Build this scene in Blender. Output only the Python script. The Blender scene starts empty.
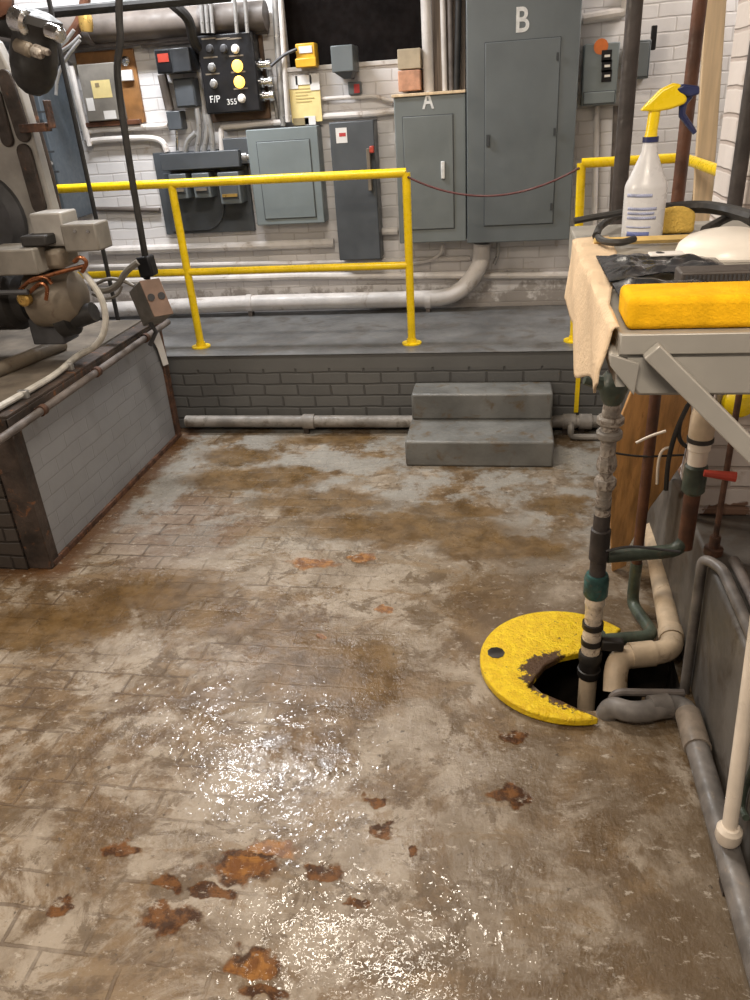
import bpy, bmesh, math, random
import numpy as np
from mathutils import Vector, Matrix, noise
random.seed(7)
SC = bpy.context.scene
COL = SC.collection
PI = math.pi

# ------------------------------------------------------------------ camera
YAW, PITCH, ROLL, FPX, HC = 0.186869516, 0.476717669, -0.0686768725, 763.927580, 1.75
_r = Vector((math.cos(YAW), math.sin(YAW), 0)); _f = Vector((-math.sin(YAW), math.cos(YAW), 0)); _u = Vector((0, 0, 1))
_fw = math.cos(PITCH) * _f - math.sin(PITCH) * _u
_up = math.cos(PITCH) * _u + math.sin(PITCH) * _f
_R = math.cos(ROLL) * _r + math.sin(ROLL) * _up
_U = math.cos(ROLL) * _up - math.sin(ROLL) * _r
CP = Vector((0, 0, HC))
cam = bpy.data.cameras.new('camera'); cam.sensor_fit = 'VERTICAL'; cam.sensor_height = 36; cam.lens = 36 * FPX / 1000
cam.clip_start = 0.02
co = bpy.data.objects.new('camera', cam); COL.objects.link(co)
M = Matrix(((_R.x, _U.x, -_fw.x, 0), (_R.y, _U.y, -_fw.y, 0), (_R.z, _U.z, -_fw.z, HC), (0, 0, 0, 1)))
co.matrix_world = M
SC.camera = co
SC.view_settings.view_transform = 'Standard'; SC.view_settings.look = 'None'
SC.view_settings.gamma = 1.0; SC.view_settings.use_curve_mapping = False
SC.view_settings.exposure = 0.08

def at(px, py, x=None, y=None, z=None):
    """survey helper: a sight line measured in the photograph, cut with a plane of the room"""
    d = _R * ((px - 375) / FPX) - _U * ((py - 500) / FPX) + _fw
    if x is not None: t = (x - CP.x) / d.x
    elif y is not None: t = (y - CP.y) / d.y
    else: t = (z - CP.z) / d.z
    return CP + d * t

# ------------------------------------------------------------------ materials
def nt(name):
    m = bpy.data.materials.new(name); m.use_nodes = True
    n = m.node_tree; n.nodes.clear()
    out = n.nodes.new('ShaderNodeOutputMaterial'); b = n.nodes.new('ShaderNodeBsdfPrincipled')
    n.links.new(b.outputs[0], out.inputs[0])
    return m, n, b
class NG:
    def __init__(s, n): s.n = n
    def node(s, t, **kw):
        o = s.n.nodes.new(t)
        for k, v in kw.items(): setattr(o, k, v)
        return o
    def link(s, a, b): s.n.links.new(a, b)
    def setin(s, sock, v):
        if hasattr(v, 'node'): s.link(v, sock)
        else: sock.default_value = v
    def math(s, op, a, b=0.0, c=0.0, clamp=False):
        o = s.node('ShaderNodeMath', operation=op, use_clamp=clamp)
        for i, v in enumerate((a, b, c)): s.setin(o.inputs[i], v)
        return o.outputs[0]
    def vmath(s, op, a, b=(0, 0, 0)):
        o = s.node('ShaderNodeVectorMath', operation=op)
        s.setin(o.inputs[0], a); s.setin(o.inputs[1], b)
        return o.outputs['Value'] if op in ('LENGTH', 'DISTANCE', 'DOT_PRODUCT') else o.outputs[0]
    def noise(s, vec, scale, detail=4, rough=.55, dist=0.0):
        o = s.node('ShaderNodeTexNoise'); s.setin(o.inputs['Vector'], vec)
        o.inputs['Scale'].default_value = scale; o.inputs['Detail'].default_value = detail
        o.inputs['Roughness'].default_value = rough; o.inputs['Distortion'].default_value = dist
        return o.outputs['Fac']
    def ramp(s, f, lo, hi, a=0.0, b=1.0):
        o = s.node('ShaderNodeMapRange', interpolation_type='SMOOTHSTEP')
        s.setin(o.inputs[0], f)
        for i, v in enumerate((lo, hi, a, b)): o.inputs[i + 1].default_value = v
        return o.outputs[0]
    def mix(s, f, a, b):
        o = s.node('ShaderNodeMix', data_type='RGBA'); s.setin(o.inputs[0], f)
        for i, v in ((6, a), (7, b)):
            if not hasattr(v, 'node') and len(v) == 3: v = (*v, 1)
            s.setin(o.inputs[i], v)
        return o.outputs[2]
    def pos(s): return s.node('ShaderNodeNewGeometry').outputs['Position']
    def obj(s): return s.node('ShaderNodeTexCoord').outputs['Object']
    def swz(s, v, a, b):
        sp = s.node('ShaderNodeSeparateXYZ'); s.link(v, sp.inputs[0])
        c = s.node('ShaderNodeCombineXYZ'); s.link(sp.outputs['XYZ'.index(a)], c.inputs[0]); s.link(sp.outputs['XYZ'.index(b)], c.inputs[1])
        return c.outputs[0]
    def bump(s, h, strength, dist=.01, normal=None):
        o = s.node('ShaderNodeBump'); s.link(h, o.inputs['Height'])
        o.inputs['Strength'].default_value = strength; o.inputs['Distance'].default_value = dist
        if normal is not None: s.link(normal, o.inputs['Normal'])
        return o.outputs[0]
MATS = {}
def mat(name, col, rough=.5, metal=0.0, var=.12, scale=9.0, dirt=None, dirt_amt=.5, bump=.0, bscale=60, stretch=None, spec=.5, trans=0.0):
    if name in MATS: return MATS[name]
    m, n, b = nt(name); g = NG(n)
    v = g.obj()
    if stretch: v = g.vmath('MULTIPLY', v, stretch)
    f = g.noise(v, scale, 5)
    lo = tuple(c * (1 - var * 1.6) for c in col); hi = tuple(min(1, c * (1 + var * 1.2)) for c in col)
    c = g.mix(g.ramp(f, .3, .7), lo, hi)
    if dirt:
        d = g.noise(v, scale * 1.9, 7, .65, .6)
        c = g.mix(g.ramp(d, 1 - dirt_amt - .08, 1 - dirt_amt + .1), c, dirt)
    g.setin(b.inputs['Base Color'], c)
    r = g.ramp(g.noise(v, scale * 3, 3), .3, .7, max(.03, rough - .12), min(1, rough + .12)); g.setin(b.inputs['Roughness'], r)
    b.inputs['Metallic'].default_value = metal
    b.inputs['Specular IOR Level'].default_value = spec
    if trans: b.inputs['Transmission Weight'].default_value = trans
    if bump: g.link(g.bump(g.noise(v, bscale, 5), bump, .006), b.inputs['Normal'])
    MATS[name] = m
    return m
def cover_mat():
    m, n, b = nt('chipped_yellow_cover'); g = NG(n); p = g.pos()
    f = g.noise(p, 34, 6, .6)
    c = g.mix(g.ramp(f, .35, .65), (.78, .50, .006), (.90, .64, .012))
    c = g.mix(g.ramp(g.noise(p, 28, 8, .7), .63, .68), c, (.12, .06, .02))
    # rust scabs along the two cut edges of the wedge
    acc = None
    for (ax, ay), (bx, by) in (((.075, 2.03), (.20, 2.15)), ((.075, 2.03), (.27, 1.88))):
        mx, my = (ax + bx) / 2, (ay + by) / 2; L = math.hypot(bx - ax, by - ay); ux, uy = (bx - ax) / L, (by - ay) / L
        q = g.vmath('SUBTRACT', p, (mx, my, 0))
        du = g.math('MULTIPLY', g.vmath('DOT_PRODUCT', q, (ux, uy, 0)), 1 / (L * .55)); dv = g.math('MULTIPLY', g.vmath('DOT_PRODUCT', q, (-uy, ux, 0)), 1 / .05)
        d = g.math('ADD', g.math('MULTIPLY', du, du), g.math('MULTIPLY', dv, dv))
        k = g.math('ADD', d, g.math('MULTIPLY', g.math('SUBTRACT', g.noise(p, 45, 6, .7), .5), 4.2))
        v = g.ramp(k, .6, 1.0, 1, 0); acc = v if acc is None else g.math('MAXIMUM', acc, v)
    c = g.mix(acc, c, (.085, .042, .018))
    g.setin(b.inputs['Base Color'], c); b.inputs['Roughness'].default_value = .42
    g.link(g.bump(g.noise(p, 60, 6, .65), 1.0, .012), b.inputs['Normal'])
    return m
def glow(name, col, strength):
    m, n, b = nt(name)
    b.inputs['Base Color'].default_value = (*col, 1); b.inputs['Emission Color'].default_value = (*col, 1)
    b.inputs['Emission Strength'].default_value = strength
    return m

def brick_mat(name, c1, c2, mortar, axes, bw=.205, rh=.072, ms=.008, bump=.5, dirt=None, dirt_amt=.4, rough=.6, lipz=None, lowdirt=None, peel=None):
    m, n, b = nt(name); g = NG(n)
    p = g.pos(); uv = g.swz(p, *axes)
    wob = g.node('ShaderNodeTexNoise'); g.link(p, wob.inputs['Vector']); wob.inputs['Scale'].default_value = 5
    off = g.vmath('MULTIPLY', g.vmath('SUBTRACT', wob.outputs['Color'], (.5, .5, .5)), (.02, .02, 0))
    bt = g.node('ShaderNodeTexBrick'); g.link(g.vmath('ADD', uv, off), bt.inputs['Vector'])
    bt.inputs['Scale'].default_value = 1; bt.inputs['Brick Width'].default_value = bw; bt.inputs['Row Height'].default_value = rh
    bt.inputs['Mortar Size'].default_value = ms; bt.inputs['Mortar Smooth'].default_value = .6
    bt.inputs['Color1'].default_value = (*c1, 1); bt.inputs['Color2'].default_value = (*c2, 1); bt.inputs['Mortar'].default_value = (*mortar, 1)
    c = bt.outputs['Color']; fac = bt.outputs['Fac']
    sp = g.node('ShaderNodeSeparateXYZ'); g.link(p, sp.inputs[0])
    if lipz is not None:
        lip = g.ramp(sp.outputs[2], lipz - .004, lipz + .004)
        c = g.mix(lip, c, c1); fac = g.math('MULTIPLY', fac, g.math('SUBTRACT', 1.0, lip))
    mott = g.noise(p, 3.2, 6, .6)
    c = g.mix(g.ramp(mott, .35, .75, 0, .28), c, tuple(x * .55 for x in c2))
    if dirt:
        d = g.noise(p, 6, 8, .68, .5)
        c = g.mix(g.math('MULTIPLY', g.ramp(d, 1 - dirt_amt - .06, 1 - dirt_amt + .08), .8), c, dirt)
    if lowdirt:   # splash stains with a ragged upper edge of their own
        z0, col = lowdirt
        e = g.math('ADD', sp.outputs[2], g.math('MULTIPLY', g.math('SUBTRACT', g.noise(p, 9, 8, .7), .5), .55))
        c = g.mix(g.ramp(e, z0 - .03, z0 + .05, .85, 0), c, col)
    if peel:
        z0, col = peel
        e = g.math('ADD', sp.outputs[2], g.math('MULTIPLY', g.math('SUBTRACT', g.noise(p, 7, 4, .6), .5), .5))
        c = g.mix(g.ramp(e, z0 - .008, z0 + .008, 1, 0), c, col)
    g.setin(b.inputs['Base Color'], c); b.inputs['Roughness'].default_value = rough
    h = g.math('SUBTRACT', g.math('MULTIPLY', g.noise(p, 30, 6), .35), fac)
    g.link(g.bump(h, bump, .008), b.inputs['Normal'])
    return m

# floor: worn grey paint over brick, wet, silt puddles, patches of bare brick
def ell(px, py, hw, hh):
    c = at(px, py, z=0); a = at(px + hw, py, z=0) - at(px - hw, py, z=0); e = at(px, py - hh, z=0) - at(px, py + hh, z=0)
    return c.x, c.y, max(.012, a.length / 2), max(.012, abs(e.y) / 2)
SILT = [ell(*q) for q in ((170, 592, 62, 26), (45, 628, 75, 22), (235, 622, 70, 16), (325, 672, 84, 42), (360, 690, 50, 26), (300, 655, 50, 24), (275, 745, 26, 16), (327, 752, 32, 15),
        (255, 478, 70, 13), (400, 527, 120, 15), (320, 502, 75, 13), (240, 455, 40, 8), (500, 545, 70, 14), (455, 510, 60, 8),
        (120, 600, 30, 22), (210, 700, 40, 16), (560, 505, 40, 10), (150, 445, 40, 8), (330, 440, 50, 6))]
DARKS = [ell(*q) for q in ((166, 917, 30, 15), (245, 866, 36, 17), (325, 872, 20, 9), (258, 962, 30, 14), (262, 992, 28, 10), (509, 793, 18, 11),
        (120, 850, 20, 8), (168, 886, 16, 9), (358, 904, 14, 6), (385, 830, 12, 7), (375, 800, 12, 6), (515, 735, 14, 7), (410, 850, 8, 5), (212, 890, 22, 8), (60, 905, 14, 8))]
ORANGE = [ell(*q) for q in ((312, 563, 24, 5), (362, 557, 12, 5), (275, 848, 26, 9), (255, 966, 22, 10), (385, 610, 6, 4), (320, 636, 5, 4), (245, 868, 24, 8))]
def floor_mat():
    m, n, b = nt('wet_worn_floor'); g = NG(n)
    p = g.pos()
    nz = g.node('ShaderNodeTexNoise'); g.link(p, nz.inputs['Vector']); nz.inputs['Scale'].default_value = 6; nz.inputs['Detail'].default_value = 8
    nz.inputs['Roughness'].default_value = .65
    warp = g.vmath('MULTIPLY', g.vmath('SUBTRACT', nz.outputs['Color'], (.5, .5, .5)), (.34, .34, 0))
    pw = g.vmath('ADD', p, warp)
    nz2 = g.node('ShaderNodeTexNoise'); g.link(p, nz2.inputs['Vector']); nz2.inputs['Scale'].default_value = 16; nz2.inputs['Detail'].default_value = 6
    pw2 = g.vmath('ADD', p, g.vmath('MULTIPLY', g.vmath('SUBTRACT', nz2.outputs['Color'], (.5, .5, .5)), (.12, .12, 0)))
    def mask(L, pv, soft):
        acc = None
        for cx, cy, ax, ay in L:
            d = g.vmath('LENGTH', g.vmath('MULTIPLY', g.vmath('SUBTRACT', pv, (cx, cy, 0)), (1 / ax, 1 / ay, 0)))
            v = g.ramp(d, 1 - soft, 1 + soft, 1, 0)
            acc = v if acc is None else g.math('MAXIMUM', acc, v)
        return acc
    silt = mask(SILT, pw, .32); dark = mask(DARKS, pw2, .16); orange = mask(ORANGE, pw2, .2)
    # worn paint over brick and cement, tracked with mud
    sp = g.node('ShaderNodeSeparateXYZ'); g.link(p, sp.inputs[0])
    coat = g.mix(g.ramp(g.noise(p, 5, 8, .7), .42, .58), (.335, .282, .222), (.225, .178, .128))
    bare_ = g.mix(g.ramp(g.noise(p, 7, 9, .72), .40, .60), (.100, .060, .027), (.185, .122, .064))
    c = g.mix(g.ramp(g.noise(p, 2.3, 13, .74, .5), .44, .53), bare_, coat)
    c = g.mix(g.ramp(g.noise(g.vmath('ADD', p, (7, 3, 0)), 6.5, 11, .74, .6), .53, .585, 0, .8), c, (.105, .068, .034))
    c = g.mix(g.ramp(g.noise(g.vmath('MULTIPLY', p, (.6, 1.3, 1)), 5.2, 10, .7, .6), .55, .61, 0, .75), c, (.215, .148, .082))
    # patchy darker brown, stronger towards the right
    right_brown = g.math('MULTIPLY', g.ramp(sp.outputs[0], -.5, .35), g.ramp(g.noise(p, 2.8, 8, .68, .5), .40, .56, .15, .8))
    c = g.mix(right_brown, c, (.105, .070, .038))
    # brick joints show where the coat has worn thin, mostly to the left
    bt = g.node('ShaderNodeTexBrick'); g.link(g.vmath('ADD', g.swz(p, 'X', 'Y'), g.vmath('MULTIPLY', warp, (.07, .07, 0))), bt.inputs['Vector'])
    bt.inputs['Scale'].default_value = 1; bt.inputs['Brick Width'].default_value = .215; bt.inputs['Row Height'].default_value = .098
    bt.inputs['Mortar Size'].default_value = .006; bt.inputs['Mortar Smooth'].default_value = .5
    left = g.math('MULTIPLY', g.ramp(sp.outputs[0], -1.0, -.2, 1, .04), g.ramp(g.noise(p, 3.4, 6, .65), .42, .58, .0, 1))
    joint = g.math('MULTIPLY', bt.outputs['Fac'], left)
    c = g.mix(g.math('MULTIPLY', joint, .65), c, (.085, .055, .035))
    # bare reddish brick by the plinth
    bare = g.math('MULTIPLY', g.ramp(g.vmath('LENGTH', g.vmath('MULTIPLY', g.vmath('SUBTRACT', pw, (-1.55, 3.0, 0)), (2.6, 2.6, 0))), .6, 1.2, 1, 0), .6)
    c = g.mix(bare, c, g.mix(bt.outputs['Fac'], (.17, .115, .085), (.06, .038, .026)))
    # cool grey coat left near the steps
    c = g.mix(g.math('MULTIPLY', g.ramp(sp.outputs[1], 2.5, 3.4), g.ramp(g.noise(p, 3, 9, .7), .45, .55, 0, .8)), c, (.30, .292, .27))
    c = g.mix(g.math('MULTIPLY', silt, .85), c, g.mix(g.ramp(g.noise(p, 9, 8, .7), .38, .62), (.082, .045, .013), (.165, .100, .040)))
    c = g.mix(g.math('MULTIPLY', dark, .93), c, g.mix(g.ramp(g.noise(p, 20, 6, .7), .42, .60), (.045, .018, .008), (.16, .068, .022)))
    c = g.mix(g.math('MULTIPLY', orange, .9), c, g.mix(g.ramp(g.noise(p, 26, 6), .4, .6), (.30, .135, .035), (.16, .065, .02)))
    # grit
    c = g.mix(g.ramp(g.noise(p, 38, 5, .65), .63, .69, 0, .8), c, (.05, .033, .02))
    # rust line along the foot of the plinth
    e = g.math('ADD', sp.outputs[0], g.math('MULTIPLY', g.math('SUBTRACT', g.noise(p, 12, 7, .7), .5), .24))
    c = g.mix(g.math('MULTIPLY', g.math('MULTIPLY', g.ramp(e, -1.93, -1.84, 1, 0), g.ramp(sp.outputs[1], 2.45, 2.6)), .9), c, (.105, .048, .018))
    # pale scuffs
    c = g.mix(g.math('MULTIPLY', g.ramp(g.noise(g.vmath('MULTIPLY', p, (1, 1.8, 1)), 21, 8, .74), .57, .65, 0, .75), g.math('SUBTRACT', 1.0, silt)), c, (.42, .37, .31))
    g.setin(b.inputs['Base Color'], c)
    r = g.math('MULTIPLY_ADD', silt, -.08, g.ramp(g.noise(p, 3.3, 6, .6), .38, .62, .24, .50))
    g.setin(b.inputs['Roughness'], r)
    g.setin(b.inputs['Specular IOR Level'], g.math('MULTIPLY_ADD', dark, -.35, .45))
    fine = g.noise(g.vmath('MULTIPLY', p, (1.5, .8, 1)), 60, 4, .6)
    mid = g.noise(p, 19, 8, .66)
    big = g.noise(p, 6, 4, .6)
    h = g.math('ADD', g.math('ADD', g.math('MULTIPLY', fine, .30), g.math('MULTIPLY', mid, .9)), g.math('MULTIPLY', big, .8))
    h = g.math('SUBTRACT', h, g.math('MULTIPLY', joint, .45))
    h = g.math('MULTIPLY', h, g.math('SUBTRACT', 1.0, g.math('MULTIPLY', silt, .45)))
    h = g.math('SUBTRACT', h, g.math('MULTIPLY', g.math('MAXIMUM', dark, orange), .22))
    nb = g.bump(h, .6, .010)
    g.link(nb, b.inputs['Normal'])
    # film of water lying over it
    g.setin(b.inputs['Coat Weight'], g.math('MULTIPLY', g.ramp(g.noise(p, 5.5, 7, .7), .38, .60, .10, .85), g.math('SUBTRACT', 1.0, g.math('MULTIPLY', g.math('MAXIMUM', dark, orange), .85)))); b.inputs['Coat IOR'].default_value = 1.33
    g.setin(b.inputs['Coat Roughness'], g.ramp(g.noise(p, 4.5, 5), .35, .65, .03, .10))
    hc = g.math('ADD', g.math('MULTIPLY', g.noise(g.vmath('MULTIPLY', p, (1.3, .8, 1)), 34, 2, .5), .7), g.math('MULTIPLY', g.noise(p, 15, 3, .5), .8))
    g.link(g.bump(hc, .6, .0068), b.inputs['Coat Normal'])
    return m

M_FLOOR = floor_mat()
M_WHITE = brick_mat('white_painted_brick', (.72, .70, .70), (.67, .645, .64), (.57, .54, .53), 'XZ', dirt=(.40, .31, .24), dirt_amt=.33, ms=.006, bump=.35, lowdirt=(.58, (.30, .27, .25)))
M_WHITES = brick_mat('white_painted_brick_side', (.72, .67, .65), (.64, .58, .55), (.50, .43, .40), 'XZ', dirt=(.42, .32, .26), dirt_amt=.36, bump=.6, peel=(.50, (.22, .13, .09)))
M_GREYB = brick_mat('grey_painted_brick', (.125, .125, .122), (.108, .108, .107), (.07, .068, .066), 'XZ', bump=.6, dirt=(.16, .15, .14), dirt_amt=.30, lipz=.385)
M_GREYBY = brick_mat('grey_painted_brick_side', (.16, .157, .15), (.135, .13, .125), (.075, .07, .066), 'YZ', bump=.5, dirt=(.09, .07, .055), dirt_amt=.36)
M_PLINTH = brick_mat('grey_painted_plinth_brick', (.265, .272, .29), (.245, .252, .268), (.215, .22, .23), 'YZ', bump=.25, dirt=(.33, .32, .30), dirt_amt=.22, ms=.004, rough=.42)
M_DARKBRICK = brick_mat('dark_brick', (.06, .05, .045), (.045, .036, .03), (.02, .016, .014), 'XZ', bump=.6)
M_SLAB = mat('grey_floor_paint', (.135, .135, .135), .42, var=.2, scale=3, dirt=(.10, .09, .08), dirt_amt=.42, bump=.25, bscale=30)
M_LEDGE = mat('grimy_grey_ledge_paint', (.115, .105, .095), .5, var=.25, scale=2.5, dirt=(.06, .045, .033), dirt_amt=.42, bump=.3, bscale=24)
M_STEP = mat('grey_step_paint', (.15, .15, .143), .45, var=.15, scale=5, dirt=(.115, .08, .045), dirt_amt=.40, bump=.35, bscale=40)
M_YEL = mat('yellow_enamel', (.86, .60, .008), .33, var=.06, scale=14, dirt=(.45, .30, .03), dirt_amt=.25)
M_PANEL = mat('grey_panel_paint', (.125, .142, .150), .4, var=.07, scale=3)
M_PANELA = mat('mid_grey_panel_paint', (.155, .172, .172), .42, var=.07, scale=3)
M_PANELD = mat('dark_grey_panel_paint', (.072, .080, .090), .42, var=.1, scale=4)
M_PANELL = mat('pale_grey_green_panel_paint', (.185, .215, .222), .42, var=.06, scale=4)
M_SEAM = mat('panel_seam', (.045, .05, .055), .6)
M_BLACK = mat('black_enamel', (.008, .008, .010), .4, var=.3, spec=.35)
M_BLACKG = mat('dark_charcoal_enamel', (.035, .038, .043), .4, var=.2)
M_BLACKM = mat('matte_black', (.02, .018, .017), .6, var=.3)
M_VOID = mat('blacked_out_opening', (.007, .005, .0045), .85, var=.2, spec=.1)
M_COND = mat('galvanised_conduit', (.42, .41, .40), .38, metal=.6, var=.15)
M_WPIPE = mat('white_painted_pipe', (.62, .58, .55), .45, var=.1, scale=6, dirt=(.34, .27, .22), dirt_amt=.36, bump=.3)
M_GPIPE = mat('grey_painted_pipe', (.23, .21, .19), .5, var=.2, scale=8, dirt=(.12, .10, .08), dirt_amt=.42, bump=.4)
M_BEIGED = mat('dusty_beige_duct', (.12, .098, .083), .6, var=.2, scale=6, dirt=(.12, .1, .09), dirt_amt=.4)
M_RUST = mat('rusty_iron', (.085, .040, .024), .7, var=.4, scale=16, dirt=(.25, .10, .035), dirt_amt=.36, bump=.6)
M_RUSTD = mat('dark_rusted_angle', (.045, .032, .026), .65, var=.4, scale=9, dirt=(.22, .085, .03), dirt_amt=.36, bump=.5)
M_BROWN = mat('brown_iron_pipe', (.105, .042, .022), .5, var=.3, scale=10, bump=.3)
M_DPIPE = mat('dark_iron_pipe', (.05, .042, .04), .5, var=.3, scale=10, bump=.3)
M_TAUPE = mat('dark_taupe_pipe', (.13, .11, .10), .55, var=.25, scale=10, bump=.3)
M_GREEN = mat('dark_green_pipe', (.055, .072, .055), .45, var=.3, scale=14, dirt=(.09, .07, .045), dirt_amt=.4, bump=.3)
M_TEAL = mat('teal_pipe_cement', (.03, .10, .095), .45, var=.35, scale=20, dirt=(.10, .08, .06), dirt_amt=.4)
M_CREAM = mat('aged_cream_pvc', (.56, .44, .31), .42, var=.12, scale=10, dirt=(.24, .15, .08), dirt_amt=.36, bump=.2)
M_PVCW = mat('white_pvc', (.74, .65, .55), .38, var=.08, scale=8)
M_PVCG = mat('grey_pvc', (.16, .145, .135), .45, var=.25, scale=12, dirt=(.27, .22, .17), dirt_amt=.34)
M_SIGHT = mat('cloudy_sight_hose', (.68, .58, .47), .3, var=.2, scale=22, dirt=(.16, .09, .05), dirt_amt=.4)
M_CLAMP = mat('black_rubber_clamp', (.02, .017, .015), .5)
M_SCALE = mat('limescaled_fitting', (.36, .32, .28), .6, var=.3, scale=22, dirt=(.12, .09, .07), dirt_amt=.45, bump=.6)
M_WOOD = mat('stained_plywood', (.30, .14, .045), .6, var=.3, scale=4, stretch=(1, 1, 1), dirt=(.17, .075, .025), dirt_amt=.40)
M_PLANK = mat('weathered_brown_board', (.50, .27, .105), .6, var=.25, scale=5, stretch=(5, 1, .8), dirt=(.20, .085, .03), dirt_amt=.34, bump=.5, bscale=14)
M_LUMBER = mat('pale_lumber', (.72, .55, .36), .6, var=.1, scale=4, stretch=(8, 8, .6))
M_GBEIGE = mat('grey_beige_metal', (.20, .183, .16), .5, var=.14, scale=8, dirt=(.15, .12, .1), dirt_amt=.32)
M_TAN = mat('tan_sheet_metal', (.185, .152, .115), .5, var=.2, scale=6, dirt=(.13, .09, .065), dirt_amt=.36)
M_BOILER = mat('pale_boiler_enamel', (.33, .312, .29), .45, var=.18, scale=4, dirt=(.25, .2, .16), dirt_amt=.3)
M_DSTEEL = mat('dark_steel', (.055, .055, .06), .5, var=.2)
M_COPPER = mat('copper_tube', (.26, .10, .045), .35, metal=.8, var=.25, scale=20)
M_FLEX = mat('white_flex_conduit', (.50, .48, .44), .5, var=.12, scale=20)
M_SHEET = mat('galvanised_sheet', (.36, .345, .315), .42, metal=.15, var=.08, scale=5)
M_SPONGE = mat('yellow_sponge', (.84, .46, .012), .95, var=.10, scale=30, bump=.35, bscale=260, spec=.1)
M_SPONGE2 = mat('faded_yellow_sponge', (.68, .46, .11), .95, var=.12, scale=30, bump=.8, bscale=220, spec=.1)
M_CLOTH = mat('canvas_drop_cloth', (.72, .56, .39), .9, var=.08, scale=12, bump=.4, bscale=160, spec=.1)
M_BAG = mat('black_plastic_sheet', (.025, .027, .032), .25, var=.3, scale=12)
M_RIB = mat('ribbed_dark_rubber', (.07, .058, .052), .6, var=.2)
M_WPLASTIC = mat('white_plastic', (.82, .78, .72), .4, var=.04)
M_BOTTLE = mat('translucent_bottle', (.66, .67, .70), .3, var=.04, scale=12)
M_BLUE = mat('navy_blue_plastic', (.02, .028, .10), .35, var=.15)
M_BLUEINK = mat('blue_label_ink', (.13, .17, .42), .5, var=.1)
M_PALEINK = mat('pale_blue_label_ink', (.34, .38, .56), .5, var=.15, scale=40)
M_YPLAS = mat('yellow_plastic', (.90, .66, .01), .3, var=.05)
M_YEDGE = mat('yellowed_edge', (.72, .52, .20), .6, var=.15, scale=10)
M_PAPER = mat('yellowed_paper', (.76, .62, .28), .8, var=.06, scale=10)
M_PAPERW = mat('white_paper', (.72, .70, .68), .8, var=.05)
M_INK = mat('faded_print', (.28, .22, .12), .8)
M_REDINK = mat('red_print', (.5, .05, .05), .7)
M_WPAINT = mat('white_paint_mark', (.68, .68, .67), .7, var=.1, scale=30)
M_ORANGEY = mat('yellow_orange_device', (.72, .40, .03), .4, var=.12)
M_BEIGEBOX = mat('beige_box', (.44, .36, .25), .6, var=.1)
M_PINKBOX = mat('salmon_box', (.52, .27, .17), .65, var=.15, scale=20)
M_RED = mat('red_paint', (.42, .05, .03), .45)
M_CHROME = mat('chrome', (.72, .72, .72), .22, metal=1.0)
M_CHAIN = mat('dull_red_chain', (.10, .025, .025), .5)
M_YCOVER = cover_mat()
M_BRASS = mat('brass', (.62, .40, .12), .35, metal=.7)
M_PIT = mat('wet_black_pit', (.02, .016, .013), .4, var=.4)
M_LIT = glow('lit_amber_lamp', (1.0, .60, .10), 2.2)
M_CEIL = mat('sooty_ceiling', (.30, .28, .26), .8, var=.15)

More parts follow.
